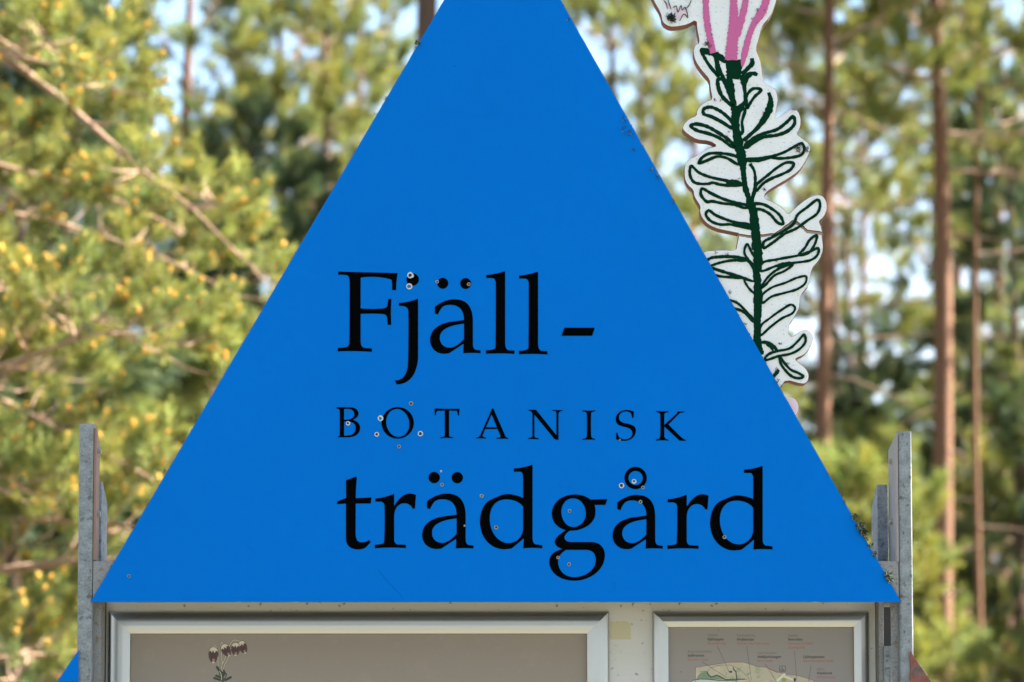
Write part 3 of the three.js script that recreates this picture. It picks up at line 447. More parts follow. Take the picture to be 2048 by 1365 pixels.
// ---------------------------------------------------------------- wing panels on the posts
{
  const wing = (name, label, pts, mat, edge) => { const g = thing(name, label, 'panel'); mesh('panel', plate(polyShape(pts, 0.002), 0.002, 0.006), [mat, edge], g); return g; };
  const w1 = wing('wing_panel', 'blue painted triangular wing panel fixed to the post with the copper-brown plate', [[156.5, 1301], [156.5, 2100], [-390, 2100]], M.blue, M.edge);
  const w2 = wing('wing_panel', 'rusty red-brown triangular wing panel fixed to the post with the grey plate', [[1821.5, 1303], [2366, 2100], [1821.5, 2100]], M.rust, M.rust);
  const R = rng(5); const gs = [];
  for (let k = 0; k < 60; k++) { const t = R(), q = at(1822 + 60 * t, 1304 + 88 * t, 0.0015), g = new THREE.IcosahedronGeometry((0.4 + R()) * mm, 0); g.translate(q.x, q.y, q.z); gs.push(g); }
  mesh('lichen', mergeGeometries(gs), M.lichenPale, w2).userData.kind = 'stuff';  // pale specks stand in for highlights on this lit edge
}
// ---------------------------------------------------------------- white notice board with two framed posters
const zB = -0.14;
{
  const N = thing('notice_board', 'white notice board panel under the blue sign, with a scrap of tape', 'board');
  const a = at(207.5, 1134, zB), b = at(1757, 1900, zB);
  mesh('panel', box(a.x, b.x, b.y, a.y, zB - 0.012, zB, 0.001), M.boardWhite, N);
  const s = polyShape([[1221, 1245], [1254, 1244], [1261, 1249], [1262, 1280], [1221, 1280]], zB + 0.0006); mesh('tape', plate(s, zB + 0.0006, 0.0005), M.tape, N);
  for (const x of [a.x + 0.1, b.x - 0.1]) mesh('hanger', box(x - 0.03, x + 0.03, a.y - 0.16, a.y, zB - 0.05, zB - 0.0125, 0.002), M.galv, N);
}
function poster_frame(label, [x0, y0, x1, y1], w, canvas, zone) {
  const F = thing('poster_frame', label, 'frame', V(0, 0, 0), undefined), z = zB + 0.0004;
  const A = at(x0, y0, z), B = at(x1, y1, z), wm = w * mm * 1.012, hgt = 0.015;
  // snap-frame section: rounded outer shoulder, gently crowned face, lip at the poster
  const prof = [[0, 0], [0, 0.0045]];
  for (let k = 1; k <= 7; k++) { const f = k / 7 * Math.PI / 2; prof.push([wm * 0.62 * (1 - Math.cos(f)), 0.0045 + (hgt - 0.0045) * Math.sin(f)]); }
  for (let k = 1; k <= 4; k++) prof.push([wm * (0.62 + 0.38 * k / 4), hgt - 0.0022 * (k / 4) ** 2]);
  prof.push([wm, 0.002], [wm * 0.9, 0]);
  const bar = (P, Q, inward) => {                          // P -> Q along the outer edge, inward = unit vector to the poster
    const dir = Q.clone().sub(P), L = dir.length(); dir.normalize(); const pos = [], idx = [], n = prof.length;
    for (let i = 0; i <= n; i++) { const [u, h] = prof[i % n]; for (const e of [u + 0.0001, L - u - 0.0001]) { const q = P.clone().addScaledVector(dir, e).addScaledVector(inward, u); pos.push(q.x, q.y, z + h); } }
    for (let i = 0; i < n; i++) { const a = i * 2; idx.push(a, a + 1, a + 2, a + 1, a + 3, a + 2); }
    let g = new THREE.BufferGeometry(); g.setAttribute('position', new THREE.Float32BufferAttribute(pos, 3)); g.setIndex(idx);
    // mitred ends
    const cap = THREE.ShapeUtils.triangulateShape(prof.map(([u, h]) => new THREE.Vector2(u, h)), []); for (const [p, q, r] of cap) { idx.push(p * 2, q * 2, r * 2, p * 2 + 1, r * 2 + 1, q * 2 + 1); } g.setIndex(idx);
    g = toCreasedNormals(g.toNonIndexed(), 0.7); mesh('frame_bar', g, M.alu, F);
  };
  const TL = V(A.x, A.y, 0), TR = V(B.x, A.y, 0), BL = V(A.x, B.y, 0), BR = V(B.x, B.y, 0);
  bar(TL, TR, V(0, -1, 0)); bar(BR, BL, V(0, 1, 0)); bar(BL, TL, V(1, 0, 0)); bar(TR, BR, V(-1, 0, 0));
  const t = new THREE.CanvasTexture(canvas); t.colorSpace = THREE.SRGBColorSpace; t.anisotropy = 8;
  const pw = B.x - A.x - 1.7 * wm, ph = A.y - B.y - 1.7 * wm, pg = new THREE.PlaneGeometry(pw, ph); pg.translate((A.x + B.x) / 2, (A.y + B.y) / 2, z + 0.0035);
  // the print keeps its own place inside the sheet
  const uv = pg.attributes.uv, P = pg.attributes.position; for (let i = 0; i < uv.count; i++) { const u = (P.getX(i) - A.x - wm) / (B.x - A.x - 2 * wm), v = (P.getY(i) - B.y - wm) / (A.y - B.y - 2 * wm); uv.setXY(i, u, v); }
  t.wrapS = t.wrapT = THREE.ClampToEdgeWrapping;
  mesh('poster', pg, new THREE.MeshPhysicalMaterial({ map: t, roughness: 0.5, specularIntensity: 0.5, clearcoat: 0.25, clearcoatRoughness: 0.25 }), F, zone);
}
{ // left print: a sprig of drooping bells on paper greyed to carry its cover reflection.  inner sheet 914 x 640 units
  const c = document.createElement('canvas'); c.width = 1600; c.height = 1120; const g = c.getContext('2d'), k = 1600 / 914;
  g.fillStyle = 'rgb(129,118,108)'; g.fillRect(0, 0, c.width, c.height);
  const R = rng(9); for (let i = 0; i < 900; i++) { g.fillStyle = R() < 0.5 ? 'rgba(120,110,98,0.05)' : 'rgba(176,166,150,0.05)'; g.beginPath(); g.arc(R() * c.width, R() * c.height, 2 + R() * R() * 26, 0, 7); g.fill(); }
  const X = (u) => (380 + u / 12.8 - 263) * k, Y = (v) => (1260 + v / 12.8 - 1270.5) * k;
  const path = (p, close) => { g.beginPath(); p.forEach(([u, v], i) => { if (!i) g.moveTo(X(u), Y(v)); else { const [a, b] = p[i - 1]; g.quadraticCurveTo(X(a), Y(b) * 0 + Y(b), X((a + u) / 2), Y((b + v) / 2)); if (i === p.length - 1) g.lineTo(X(u), Y(v)); } }); if (close) g.closePath(); };
  const stroke = (p, w, s) => { path(p); g.lineWidth = w * k; g.strokeStyle = s; g.lineCap = 'round'; g.stroke(); };
  const pale = 'rgb(186,176,156)', darkL = 'rgb(58,50,44)';
  const stems = [[[600, 470], [640, 425], [700, 470], [735, 600], [740, 800], [750, 1000]], [[820, 520], [810, 400], [835, 330], [870, 400], [850, 480], [820, 540], [850, 880]], [[1020, 460], [1080, 350], [1150, 285], [1230, 300], [1340, 335]], [[1055, 540], [1090, 440], [1160, 380]], [[950, 680], [900, 820], [860, 900]], [[1010, 730], [980, 820], [920, 890], [880, 1040]], [[850, 880], [830, 1040], [880, 1120]]];
  for (const s of stems) stroke(s, 2.6, darkL); for (const s of stems) stroke(s, 1.5, pale);
  const bell = (cx, cy, w, h, rot) => {
    g.save(); g.translate(X(cx), Y(cy)); g.rotate(rot); const q = k / 12.8; g.scale(q, q);
    g.beginPath(); g.moveTo(-w * 0.5, -h * 0.25); g.bezierCurveTo(-w * 0.5, -h * 0.6, w * 0.5, -h * 0.6, w * 0.5, -h * 0.25); g.bezierCurveTo(w * 0.6, h * 0.1, w * 0.3, h * 0.4, w * 0.2, h * 0.45); g.lineTo(-w * 0.2, h * 0.45); g.bezierCurveTo(-w * 0.4, h * 0.3, -w * 0.6, h * 0.1, -w * 0.5, -h * 0.25); g.fillStyle = 'rgb(70,44,40)'; g.fill(); g.lineWidth = 16; g.strokeStyle = darkL; g.stroke();
    g.beginPath(); g.moveTo(-w * 0.5, -h * 0.2); g.bezierCurveTo(-w * 0.5, -h * 0.62, w * 0.5, -h * 0.62, w * 0.5, -h * 0.2); g.lineTo(w * 0.3, -h * 0.3); g.lineTo(w * 0.12, -h * 0.12); g.lineTo(-w * 0.05, -h * 0.32); g.lineTo(-w * 0.2, -h * 0.14); g.lineTo(-w * 0.32, -h * 0.3); g.closePath(); g.fillStyle = pale; g.fill();
    g.beginPath(); g.ellipse(w * 0.04, h * 0.32, w * 0.17, h * 0.11, 0, 0, 7); g.fillStyle = 'rgb(150,92,94)'; g.fill();
    g.beginPath(); g.ellipse(0, h * 0.47, w * 0.16, h * 0.05, 0, 0, 7); g.fillStyle = pale; g.fill();
    g.lineWidth = 9; g.strokeStyle = 'rgb(40,26,24)'; for (const e of [-0.25, -0.05, 0.2]) { g.beginPath(); g.moveTo(w * e, -h * 0.1); g.lineTo(w * e * 0.8, h * 0.25); g.stroke(); }
    g.restore();
  };
  bell(622, 680, 225, 400, 0.02); bell(950, 560, 210, 330, -0.5); bell(1380, 480, 190, 330, -0.35); bell(1190, 530, 210, 320, 0.0);
  for (const [p, w] of [[[[720, 990], [760, 1060], [850, 1150]], 5], [[[780, 1090], [800, 1180]], 4], [[[700, 1210], [830, 1260]], 4.5], [[[650, 1270], [800, 1320]], 4.5], [[[1070, 1250], [930, 1325]], 4.5], [[[890, 1080], [920, 1160], [860, 1240]], 4], [[[850, 1130], [870, 1400], [860, 2200]], 4.5], [[[920, 1120], [975, 1190], [900, 1300]], 2]]) stroke(p, w, 'rgb(46,52,40)');
  for (let n = 0; n < 9; n++) for (const sd of [-1, 1]) stroke([[862, 1480 + n * 95], [862 + sd * 110, 1440 + n * 95], [862 + sd * 200, 1400 + n * 95]], 4.2, 'rgb(46,52,40)');
  stroke([[780, 1090], [830, 1180], [840, 1320]], 1.3, pale);
  poster_frame('wide silver snap frame holding a grey poster with a sprig of dark drooping bells', [218, 1225, 1220, 1955], 45, c, 'poster, warm grey from a painted-in reflection, with a sprig of dark bell flowers');
}
{ // right print: garden map with place names.  inner sheet 374 units wide
  const c = document.createElement('canvas'); c.width = 1496; c.height = 2000; const g = c.getContext('2d'), k = 1496 / 374;
  g.fillStyle = 'rgb(128,122,118)'; g.fillRect(0, 0, c.width, c.height);  // sheet greyed for the brown reflection on its plastic cover
  const R = rng(19), X = (x) => (x - 1336.5) * k, Y = (y) => (y - 1257) * k;
  const P1 = ([u, v]) => [X(1360 + u / 10.24), Y(1250 + v / 10.24)], P2 = ([u, v]) => [X(1540 + u / 10.24), Y(1250 + v / 10.24)];
  const edge = [...[[325, 895], [420, 890], [560, 860], [690, 845], [800, 825], [940, 805], [1050, 795], [1300, 790], [1450, 830], [1600, 880], [1800, 900], [2010, 1000]].map(P1), ...[[0, 930], [150, 990], [400, 1050], [560, 1060], [750, 1110], [920, 1170]].map(P2), [X(1668), Y(1420)], [X(1640), Y(1560)], [X(1500), Y(1640)], [X(1390), Y(1560)], P1([320, 1250])];
  g.save(); g.beginPath(); edge.forEach(([x, y], i) => (i ? g.lineTo(x, y) : g.moveTo(x, y))); g.closePath(); g.fillStyle = 'rgb(164,155,134)'; g.fill(); g.clip();
  for (let i = 0; i < 900; i++) { const x = R() * c.width, y = R() * c.height, n = fbm(x * 0.006, y * 0.006, 3, 3) + (x > 640 ? 0.12 : -0.02); g.fillStyle = n > 0.05 ? 'rgba(96,128,88,0.30)' : 'rgba(190,176,150,0.25)'; g.beginPath(); g.arc(x, y, 6 + R() * 26, 0, 7); g.fill(); }
  for (let i = 0; i < 2600; i++) { g.fillStyle = ['rgba(60,84,56,0.5)', 'rgba(120,110,84,0.5)', 'rgba(150,160,120,0.5)'][Math.floor(R() * 3)]; g.beginPath(); g.arc(R() * c.width, R() * c.height, 1 + R() * 4, 0, 7); g.fill(); }
  g.restore();
  const poly = (p, w, s, f) => { g.beginPath(); p.forEach(([x, y], i) => (i ? g.lineTo(x, y) : g.moveTo(x, y))); if (f) { g.fillStyle = f; g.fill(); } if (w) { g.lineWidth = w * k; g.strokeStyle = s; g.lineJoin = 'round'; g.stroke(); } };
  poly([[440, 1000], [550, 980], [600, 1060], [660, 1100], [760, 1060], [860, 1110], [980, 1150], [340, 1150], [380, 1060]].map(P1), 0, '', 'rgba(92,118,90,0.75)');
  poly([[250, 1170], [420, 1140], [600, 1145], [800, 1170], [1160, 1175], [1160, 1500], [300, 1500]].map(P1), 1.4, 'rgb(46,48,44)', 'rgb(170,176,170)');
  g.setLineDash([5 * k * 0.5, 1.2 * k]); poly([...edge, edge[0]], 1.2, 'rgb(118,66,52)'); g.setLineDash([]);
  poly([[390, 1010], [430, 980], [560, 985], [640, 910], [750, 865], [900, 850], [1050, 850], [1150, 895], [1260, 960], [1350, 1040], [1430, 1140], [1450, 1300]].map(P1), 0.5, 'rgb(60,54,48)');
  poly([[560, 985], [590, 1050], [650, 1100], [760, 1060], [830, 1085], [940, 1150], [1350, 1140]].map(P1), 2.2, 'rgb(54,60,50)');
  poly([[1100, 900], [1120, 950], [1160, 990], [1175, 1170]].map(P1), 2.2, 'rgb(54,60,50)'); poly([[1020, 980], [1080, 970], [1070, 1010], [1020, 1000]].map(P1), 0.5, 'rgb(46,42,36)', 'rgb(46,42,36)');
  poly([[160, 1180], [330, 1030]].map(P2), 5, 'rgb(190,184,172)'); poly([[310, 1080], [560, 1180]].map(P2), 4, 'rgb(190,184,172)');
  g.beginPath(); g.ellipse(...P2([305, 1160]), 5 * k, 4 * k, 0, 0, 7); g.fillStyle = 'rgb(132,140,50)'; g.fill();
  g.beginPath(); g.ellipse(...P2([530, 1155]), 2.5 * k, 4 * k, 0, 0, 7); g.fillStyle = 'rgb(44,50,40)'; g.fill();
  for (const [p, q, m] of [[[780, 460], [1020, 1000], P1], [[1385, 465], [1480, 1178], P1], [[465, 785], [980, 1115], P1], [[1765, 830], [1990, 1190], P1], [[528, 555], [572, 1200], P2], [[868, 850], [812, 1190], P2]]) poly([m(p), m(q)], 0.55, 'rgb(40,36,32)');
  const say = (x, y, lines) => lines.forEach(([t, tone], i) => { g.font = (tone === 1 ? 'bold ' : '') + (7.1 * k).toFixed(1) + 'px sans-serif'; g.fillStyle = ['rgb(92,84,72)', 'rgb(40,38,40)', 'rgb(146,70,52)'][tone]; const wd = lines.w?.[i]; g.save(); g.translate(X(x), Y(y + i * 8)); g.scale(0.86, 1); g.fillText(t, 0, 0); g.restore(); });
  say(1415.7, 1275.9, [['Tjåhkkå', 0], ['Fjälltoppen', 1], ['Mountain top', 2]]);
  say(1475.2, 1276.2, [['Ruohkadahka', 0], ['Vindblottan', 1], ['Patches free from snow', 2]]);
  say(1375.9, 1308.3, [['Biejvvebiellebákte', 0], ['Sydbranten', 1], ['Southern slope', 2]]);
  say(1516.7, 1311, [['Lagimvuobme', 0], ['Hedbjörkskogen', 1], ['Birch heath', 2]]);
  say(1579, 1276.2, [['Giedde', 0], ['Renvallen', 1], ['Enclosed reindeer', 2], ['grazing area', 2]]);
  say(1608.9, 1319.3, [['Fjällsippheden', 1], ['Mountain avens heath', 2]]);
  say(1636.2, 1344.2, [['Råhto', 0], ['Videkärret', 1], ['Willow marsh', 2]]);
  { const [x, y] = P2([215, 868]), s = 12 * k; g.lineWidth = 0.7 * k; g.strokeStyle = g.fillStyle = 'rgb(36,34,34)'; g.beginPath(); g.roundRect(x, y, s, s, 5); g.stroke(); g.beginPath(); g.arc(x + s * 0.42, y + s * 0.2, s * 0.07, 0, 7); g.fill(); g.lineWidth = 0.9 * k; g.beginPath(); g.moveTo(x + s * 0.42, y + s * 0.3); g.lineTo(x + s * 0.44, y + s * 0.58); g.lineTo(x + s * 0.64, y + s * 0.58); g.lineTo(x + s * 0.74, y + s * 0.8); g.lineTo(x + s * 0.84, y + s * 0.76); g.stroke(); g.beginPath(); g.arc(x + s * 0.44, y + s * 0.66, s * 0.22, -2.4, 0.5, true); g.stroke(); }
  for (const [u, v] of [[800, 130], [20, 990]]) { g.fillStyle = 'rgb(50,46,42)'; g.beginPath(); g.arc(...P1([u, v]), 0.9 * k, 0, 7); g.fill(); }
  poster_frame('narrow silver snap frame holding a grey map poster with place names', [1305, 1225, 1742, 1786], 31.5, c, 'poster, greyed by a painted-in reflection, with a painted garden map and place names');
}
// ---------------------------------------------------------------- the pine wood behind
// a needle-clad shoot along +y
function shootGeo(len, n, nl, w, seed) {
  const R = rng(seed), pos = [], nor = [];
  for (let i = 0; i < n; i++) {
    const s = len * (0.04 + 0.96 * i / n), f = i * 2.39996 + R(), sp = 0.75 + 0.25 * R(), up = 0.45 + 0.5 * (i / n) + 0.25 * R();
    const dir = V(Math.cos(f) * sp, up, Math.sin(f) * sp).normalize(), L = nl * (0.75 + 0.4 * R()), side = dir.clone().cross(V(R() - 0.5, R() - 0.5, R() - 0.5)).normalize().multiplyScalar(w / 2);
    const b = V(0, s, 0), m = b.clone().addScaledVector(dir, L * 0.55), t = b.clone().addScaledVector(dir, L);
    for (const p of [b, m.clone().sub(side), m.clone().add(side), m.clone().sub(side), t, m.clone().add(side)]) pos.push(p.x, p.y, p.z);
  }
  const g = new THREE.BufferGeometry(); g.setAttribute('position', new THREE.Float32BufferAttribute(pos, 3)); g.computeVertexNormals(); return g;
}
const shoots = { near: shootGeo(0.13, 66, 0.060, 0.0050, 1), far: shootGeo(0.24, 66, 0.090, 0.0100, 2) };
function coneGeo() { const gs = []; for (let i = 0; i < 11; i++) { const g = new THREE.IcosahedronGeometry(0.006, 0); g.scale(1, 1.5, 1); const f = i * 2.4; g.translate(Math.cos(f) * 0.008, i * 0.0030, Math.sin(f) * 0.008); gs.push(g); } return mergeGeometries(gs); }
const pollen = coneGeo();
function instanced(name, geo, mat, list, parent, R, vary) {
  if (!list.length) return null;
  const im = new THREE.InstancedMesh(geo, mat, list.length), q = new THREE.Quaternion(), q2 = new THREE.Quaternion(), m4 = new THREE.Matrix4(), Y = V(0, 1, 0), c = new THREE.Color();
  list.forEach(([p, d, s], i) => {
    q.setFromUnitVectors(Y, d); q2.setFromAxisAngle(Y, R() * 6.283); q.multiply(q2); m4.compose(p, q, V(s, s, s)); im.setMatrixAt(i, m4);
    const e = R() - 0.5, f = R() - 0.5; c.setRGB(1 + vary * (0.9 * e + 0.5 * f), 1 + vary * 0.8 * e, 1 + vary * (0.7 * e - 0.6 * f)); im.setColorAt(i, c);
  });
  im.name = name; im.userData.kind = 'stuff'; parent.add(im); return im;
}
const curve = (p, d, L, n, sag, wig, R) => { const pts = [p.clone()]; let dir = d.clone(); for (let i = 1; i <= n; i++) { dir.add(V((R() - 0.5) * wig, sag + (R() - 0.5) * wig, (R() - 0.5) * wig)).normalize(); pts.push(pts[i - 1].clone().addScaledVector(dir, L / n)); } return pts; };
const taper = (n, a, b) => Array.from({ length: n }, (_, i) => a + (b - a) * i / (n - 1));
// o: height, radius (trunk at base), crown0 (height of lowest live limb), spread, limbs, shoot, scale, mats, seed, lean
function pine(T, o) {
  const R = rng(o.seed), H = o.height, lean = o.lean ?? V(0, 0, 0);
  const axis = (h) => V(lean.x * h / H + 0.06 * Math.sin(h * 0.7 + o.seed) * h / H, h, lean.z * h / H + 0.06 * Math.cos(h * 0.6 + o.seed) * h / H);
  const n = 22, tp = [], tr = []; for (let i = 0; i <= n; i++) { const h = H * i / n; tp.push(axis(h - (i ? 0 : 0.3))); tr.push(Math.max(0.012, o.radius * Math.pow(1 - i / n * 0.97, 0.75) * (1 + 0.05 * (R() - 0.5))) * (i === 0 ? 1.25 : 1)); }
  mesh('trunk', tube(tp, tr, 12), o.bark ?? M.bark, T);
  const rAt = (h) => Math.max(0.012, o.radius * Math.pow(1 - h / H * 0.97, 0.75));
  const S = [], cones = [], twigs = [], k = o.scale ?? 1;
  const spray = (p, dir, L, depth) => {                    // twig with shoots
    const pts = curve(p, dir, L, 4, o.lift ?? 0.05, 0.35, R); twigs.push(tube(pts, taper(5, 0.0042 * k + L * 0.004, 0.0022 * k), 3));
    for (let i = 1; i <= 4; i++) {
      const d = pts[i].clone().sub(pts[i - 1]).normalize(), m = [0, 0, 0, 1, 4][i];
      for (let q = 0; q < m; q++) { const dd = d.clone().add(V((R() - 0.5) * 1.5, (R() - 0.25) * 1.1, (R() - 0.5) * 1.5)).normalize(), s = k * (0.75 + 0.5 * R()); S.push([pts[i].clone(), dd, s]); if (o.cones && R() < o.cones) cones.push([pts[i].clone().addScaledVector(dd, 0.12 * s), dd.clone().add(V(0, 0.5, 0)).normalize(), (o.coneScale ?? 1) * (0.8 + 0.6 * R())]); }
    }
  };
  const limb = (h, az, L, el, r0) => {
    const p = axis(h), d = V(Math.cos(az) * Math.cos(el), Math.sin(el), Math.sin(az) * Math.cos(el)), pts = curve(p, d, L, 9, o.sag ?? 0.03, 0.20, R);
    const m = mesh('limb', tube(pts, taper(10, r0, 0.006 * k), 6), o.limbMat ?? M.limb, T);
    const sec = Math.round((o.sec ?? 10) * (0.6 + 0.4 * L / o.spread));
    for (let i = 0; i < sec; i++) {
      const t = 0.22 + 0.78 * (i + R() * 0.6) / sec, j = Math.min(8, Math.floor(t * 9)), q = pts[j].clone().lerp(pts[j + 1], t * 9 - j), dir = pts[j + 1].clone().sub(pts[j]).normalize();
      const sd = i % 2 ? 1 : -1, side = dir.clone().cross(V(0, 1, 0)).normalize().multiplyScalar(sd * (0.5 + 0.5 * R())), L2 = Math.min(L * 0.5, (0.35 + 0.4 * R()) * (o.twig ?? 0.7)) * (1.15 - 0.5 * t);
      const d2 = dir.clone().multiplyScalar(0.7).add(side).add(V(0, (R() - 0.35) * 0.7, 0)).normalize(), p2 = curve(q, d2, L2, 4, 0.03, 0.25, R);
      twigs.push(tube(p2, taper(5, 0.009 * k, 0.004 * k), 4));
      const ter = o.ter ?? 3; for (let w = 0; w < ter; w++) { const e = 1 + Math.floor((w + R()) / ter * 3.99), dj = p2[Math.min(4, e)].clone().sub(p2[Math.max(0, e - 1)]).normalize(); spray(p2[Math.min(4, e)], dj.add(V((R() - 0.5) * 1.6, (R() - 0.3) * 0.9, (R() - 0.5) * 1.6)).normalize(), (0.16 + 0.18 * R()) * (o.twig ?? 0.7) / 0.7); }
    }
    spray(pts[9], pts[9].clone().sub(pts[8]).normalize(), 0.3); return m;
  };
  for (const [h, azd, L, eld, r0] of o.own ?? []) limb(h, azd * Math.PI / 180, L, eld * Math.PI / 180, r0);
  for (let i = 0; i < o.limbs; i++) {
    const t = (i + R() * 0.8) / o.limbs, h = o.crown0 + (H * 0.985 - o.crown0) * t, prof = (o.round ? Math.sin(Math.PI * (0.18 + 0.80 * t)) : 1.02 - 0.85 * t) * (0.75 + 0.45 * R());
    const L = Math.max(0.35, o.spread * prof), el = (o.el0 ?? 0.05) + t * 0.9 + (R() - 0.5) * 0.5; let az = i * 2.39996 + R() * 0.9;
    if (o.keep && !o.keep(az, h)) continue;
    limb(h, az, L, el, Math.min(rAt(h) * 0.5, 0.008 + L * 0.009));
  }
  for (let i = 0; i < (o.dead ?? 0); i++) { const h = o.crown0 * (0.3 + 0.7 * R()), az = R() * 6.283, pts = curve(axis(h), V(Math.cos(az), 0.15 * (R() - 0.6), Math.sin(az)).normalize(), 0.4 + 1.1 * R(), 6, -0.04, 0.3, R); mesh('dead_branch', tube(pts, taper(7, 0.018, 0.004), 5), M.limb, T); }
  const tm = mesh('twigs', mergeGeometries(twigs), o.twigMat ?? M.limb, T); tm.userData.kind = 'stuff';
  instanced('needles', shoots[o.shoot], o.needle, S, T, R, 0.85);
  instanced('pollen_cones', pollen, M.cone, cones, T, R, 0.4);
  return S.length;
}
const stand = (px, dist) => { const p = at(px, 1365, 5 - dist); return V(p.x, 0, p.z); };
let total = 0;
// the near pine: its trunk stands beyond the frame, its drooping boughs fill the picture left of the blue sign
total += pine(thing('pine_tree', 'near pine with drooping sunlit boughs dotted with orange pollen cones, left of the blue sign', 'tree', stand(-330, 12.6)), { seed: 41, height: 9.5, radius: 0.15, crown0: 1.5, spread: 2.7, limbs: 31, scale: 0.86, shoot: 'near', needle: M.needle, cones: 0.24, coneScale: 0.75, sec: 11, ter: 5, twig: 0.62, dense: 2, sag: -0.02, el0: -0.1, lift: 0.1,
  own: [[6.1, 8, 2.6, -18, 0.032], [5.9, 35, 2.2, -22, 0.022], [5.3, -8, 2.0, -10, 0.02], [4.6, 20, 2.3, -12, 0.02], [4.2, 5, 2.5, -15, 0.02], [3.7, 48, 2.0, -14, 0.019], [3.4, 15, 2.6, -10, 0.02], [2.8, 28, 2.2, -4, 0.019], [2.5, -5, 2.4, 0, 0.019]] });
const farOpt = { shoot: 'far', needle: M.needle, sec: 8, ter: 2, twig: 1.0, scale: 1.0, dense: 1 };
const pineAt = (px, dist, label, o) => { total += pine(thing('pine_tree', label, 'tree', stand(px, dist), o.group), { ...farOpt, ...o }); };
// trunks that can be told apart right of the sign
pineAt(1648, 25, 'tall pine with bare orange-brown trunk just right of the plant cut-out', { seed: 7, height: 15, radius: 0.108, crown0: 9.2, spread: 2.4, limbs: 30, round: true, dead: 7, lean: V(0.1, 0, 0) });
pineAt(1884, 25.5, 'tall thick-trunked pine with bare brown trunk right of the grey-plated post', { seed: 9, height: 16, radius: 0.138, crown0: 8.6, spread: 2.6, limbs: 34, round: true, dead: 8, lean: V(0.06, 0, 0) });
pineAt(1962, 27, 'slim pine with thin bare trunk behind the thick-trunked pine', { seed: 13, height: 15, radius: 0.046, crown0: 9.0, spread: 2.0, limbs: 26, round: true, dead: 6 });
pineAt(1672, 38, 'slim dark pine trunk close behind the orange-trunked pine', { seed: 14, height: 17, radius: 0.10, crown0: 11, spread: 2.0, limbs: 22, round: true, dead: 5, bark: M.barkGrey });
pineAt(858, 24, 'pine whose dark trunk shows above the left slope of the blue sign', { seed: 17, height: 16, radius: 0.21, crown0: 10.6, spread: 2.4, limbs: 34, round: true, dead: 4, bark: M.barkGrey });
// the wood beyond, tree by tree
const groupFar = 'pines of the blurred wood behind the signs';
const far = [[60, 24, 11, 2.2], [560, 31, 14, 3.2], [365, 27, 13, 3], [720, 36, 16, 4.5], [-80, 33, 15, 3], [1230, 30, 13, 3], [1390, 36, 15, 3.6], [1290, 45, 19, 4.5], [1540, 43, 16, 3.6], [1700, 42, 15, 3], [1925, 44, 17, 3.6], [640, 28, 12, 3], [2010, 41, 16, 3.4], [2110, 34, 14, 2.8], [1730, 52, 19, 5], [1960, 54, 20, 5], [2200, 46, 18, 4], [480, 50, 20, 5], [110, 47, 19, 5], [1010, 42, 19, 6]];
far.forEach(([px, d, H, c0], i) => pineAt(px, d, px < 900 ? 'full-crowned pine of the blurred wood behind the near pine with orange cones' : px < 1560 ? 'full-crowned pine of the blurred wood between the blue sign and the plant cut-out' : 'full-crowned pine of the blurred wood beyond the bare-trunked pines', { group: groupFar, seed: 100 + i * 3, height: H, radius: 0.09 + H * 0.004, crown0: c0, spread: 2.0 + (i % 3) * 0.3, limbs: 24, needle: M.needle, dead: 2, sec: 7, ter: 2, bark: i % 2 ? M.barkGrey : M.bark }));
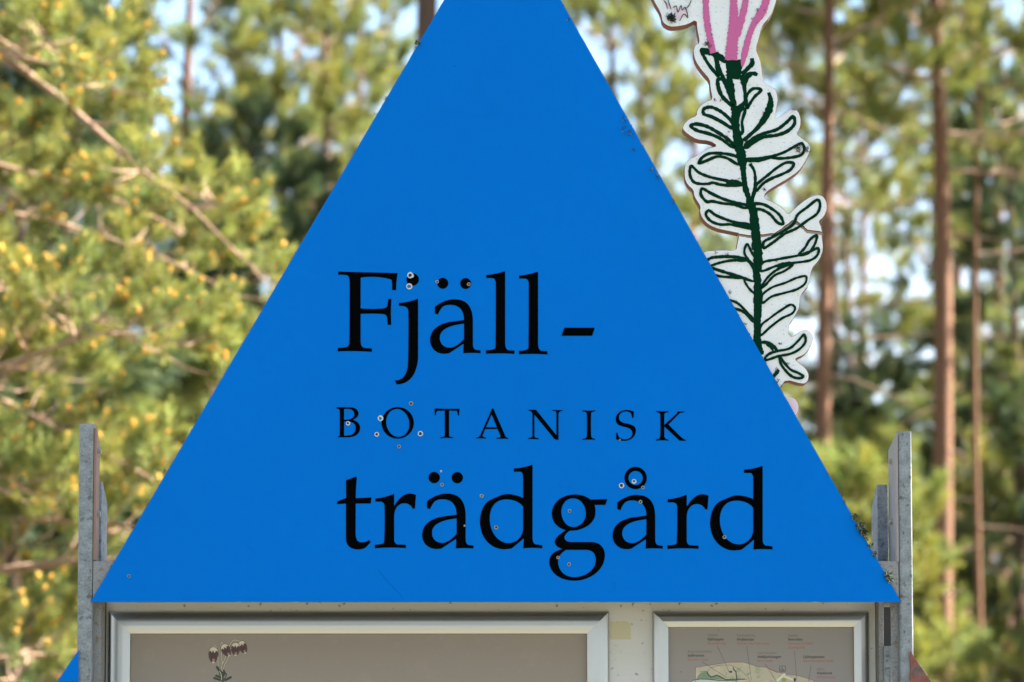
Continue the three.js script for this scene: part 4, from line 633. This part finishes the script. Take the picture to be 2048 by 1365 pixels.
// darker spruces among them, some added as dark pockets for shaded gaps
[[2040, 31, 11], [20, 18, 7.5], [505, 23, 8], [1730, 33, 8], [160, 30, 12], [1880, 48, 16], [690, 40, 15]].forEach(([px, d, H], i) => {
  total += pine(thing('spruce_tree', px < 900 ? 'dark narrow spruce standing behind the near pine with orange cones' : 'dark narrow spruce standing among the tall bare trunks', 'tree', stand(px, d), 'dark spruces in the blurred wood'), { ...farOpt, seed: 500 + i * 7, height: H, radius: 0.05 + H * 0.007, crown0: 0.7, spread: 1.5, limbs: 46, sec: 7, ter: 2, el0: -0.35, lift: -0.05, sag: 0.02, needle: M.spruce, bark: M.barkGrey, twigMat: M.barkGrey, limbMat: M.barkGrey });
});
const young = [[1480, 30, 6.6], [1770, 30, 6.2], [1980, 34, 8.0], [2120, 31, 7.4], [1590, 36, 8], [1830, 38, 7.4], [420, 21, 5.6], [120, 19, 5.0], [-60, 21, 6], [2360, 19.5, 4.6], [1705, 21, 4.3]];
young.forEach(([px, d, H], i) => pineAt(px, d, px < 900 ? 'low bushy young pine under the near pine with orange cones' : 'low bushy young pine under the tall bare trunks', { group: 'young pines under the tall trunks', seed: 300 + i * 3, height: H, radius: 0.07, crown0: 0.8, spread: 1.7, limbs: 26, sec: 7, ter: 2, needle: M.needle, shoot: 'far' }));
// pines on the viewer's side, mirrored in the frames and keeping part of the sky from the sign
{
  const src = scene.children.filter((o) => o.userData.group === groupFar && o.userData.label);
  [[-9, 12, 0], [-5.5, 15.5, 1], [-1.5, 18, 2], [3.5, 17, 4], [7.5, 14, 5], [11, 10.5, 6], [-12.5, 8, 7], [0.8, 22, 3], [-8, 20, 8], [9, 21, 9], [-14, 13, 12], [13.5, 15, 13], [5, 24, 14], [-4, 25, 15], [15, 7, 2], [-15, 4, 4], [-10, 16.5, 9]].forEach(([x, z, i], n) => {
    const c = src[i].clone(); c.name = numbered('pine_tree'); c.position.set(x, 0, z); c.rotation.y = n * 1.3; tag(c, 'pine facing the lettered front of the signs from across the clearing', 'tree', 'pines across the clearing'); scene.add(c);
  });
}
pineAt(0, 6, 'unseen slender pine added to cast dappled shade, to the side of the rusty wing panel', { seed: 77, height: 11, radius: 0.11, crown0: 6.0, spread: 2.0, limbs: 48, round: true });
scene.children[scene.children.length - 1].position.set(4.5, 0, -1.05);  // added out of frame to keep direct sun off the side plates
console.log('shoots', total);
scene.traverse((o) => { if (o.isMesh) { o.castShadow = true; o.receiveShadow = true; } });
renderer.render(scene, camera);
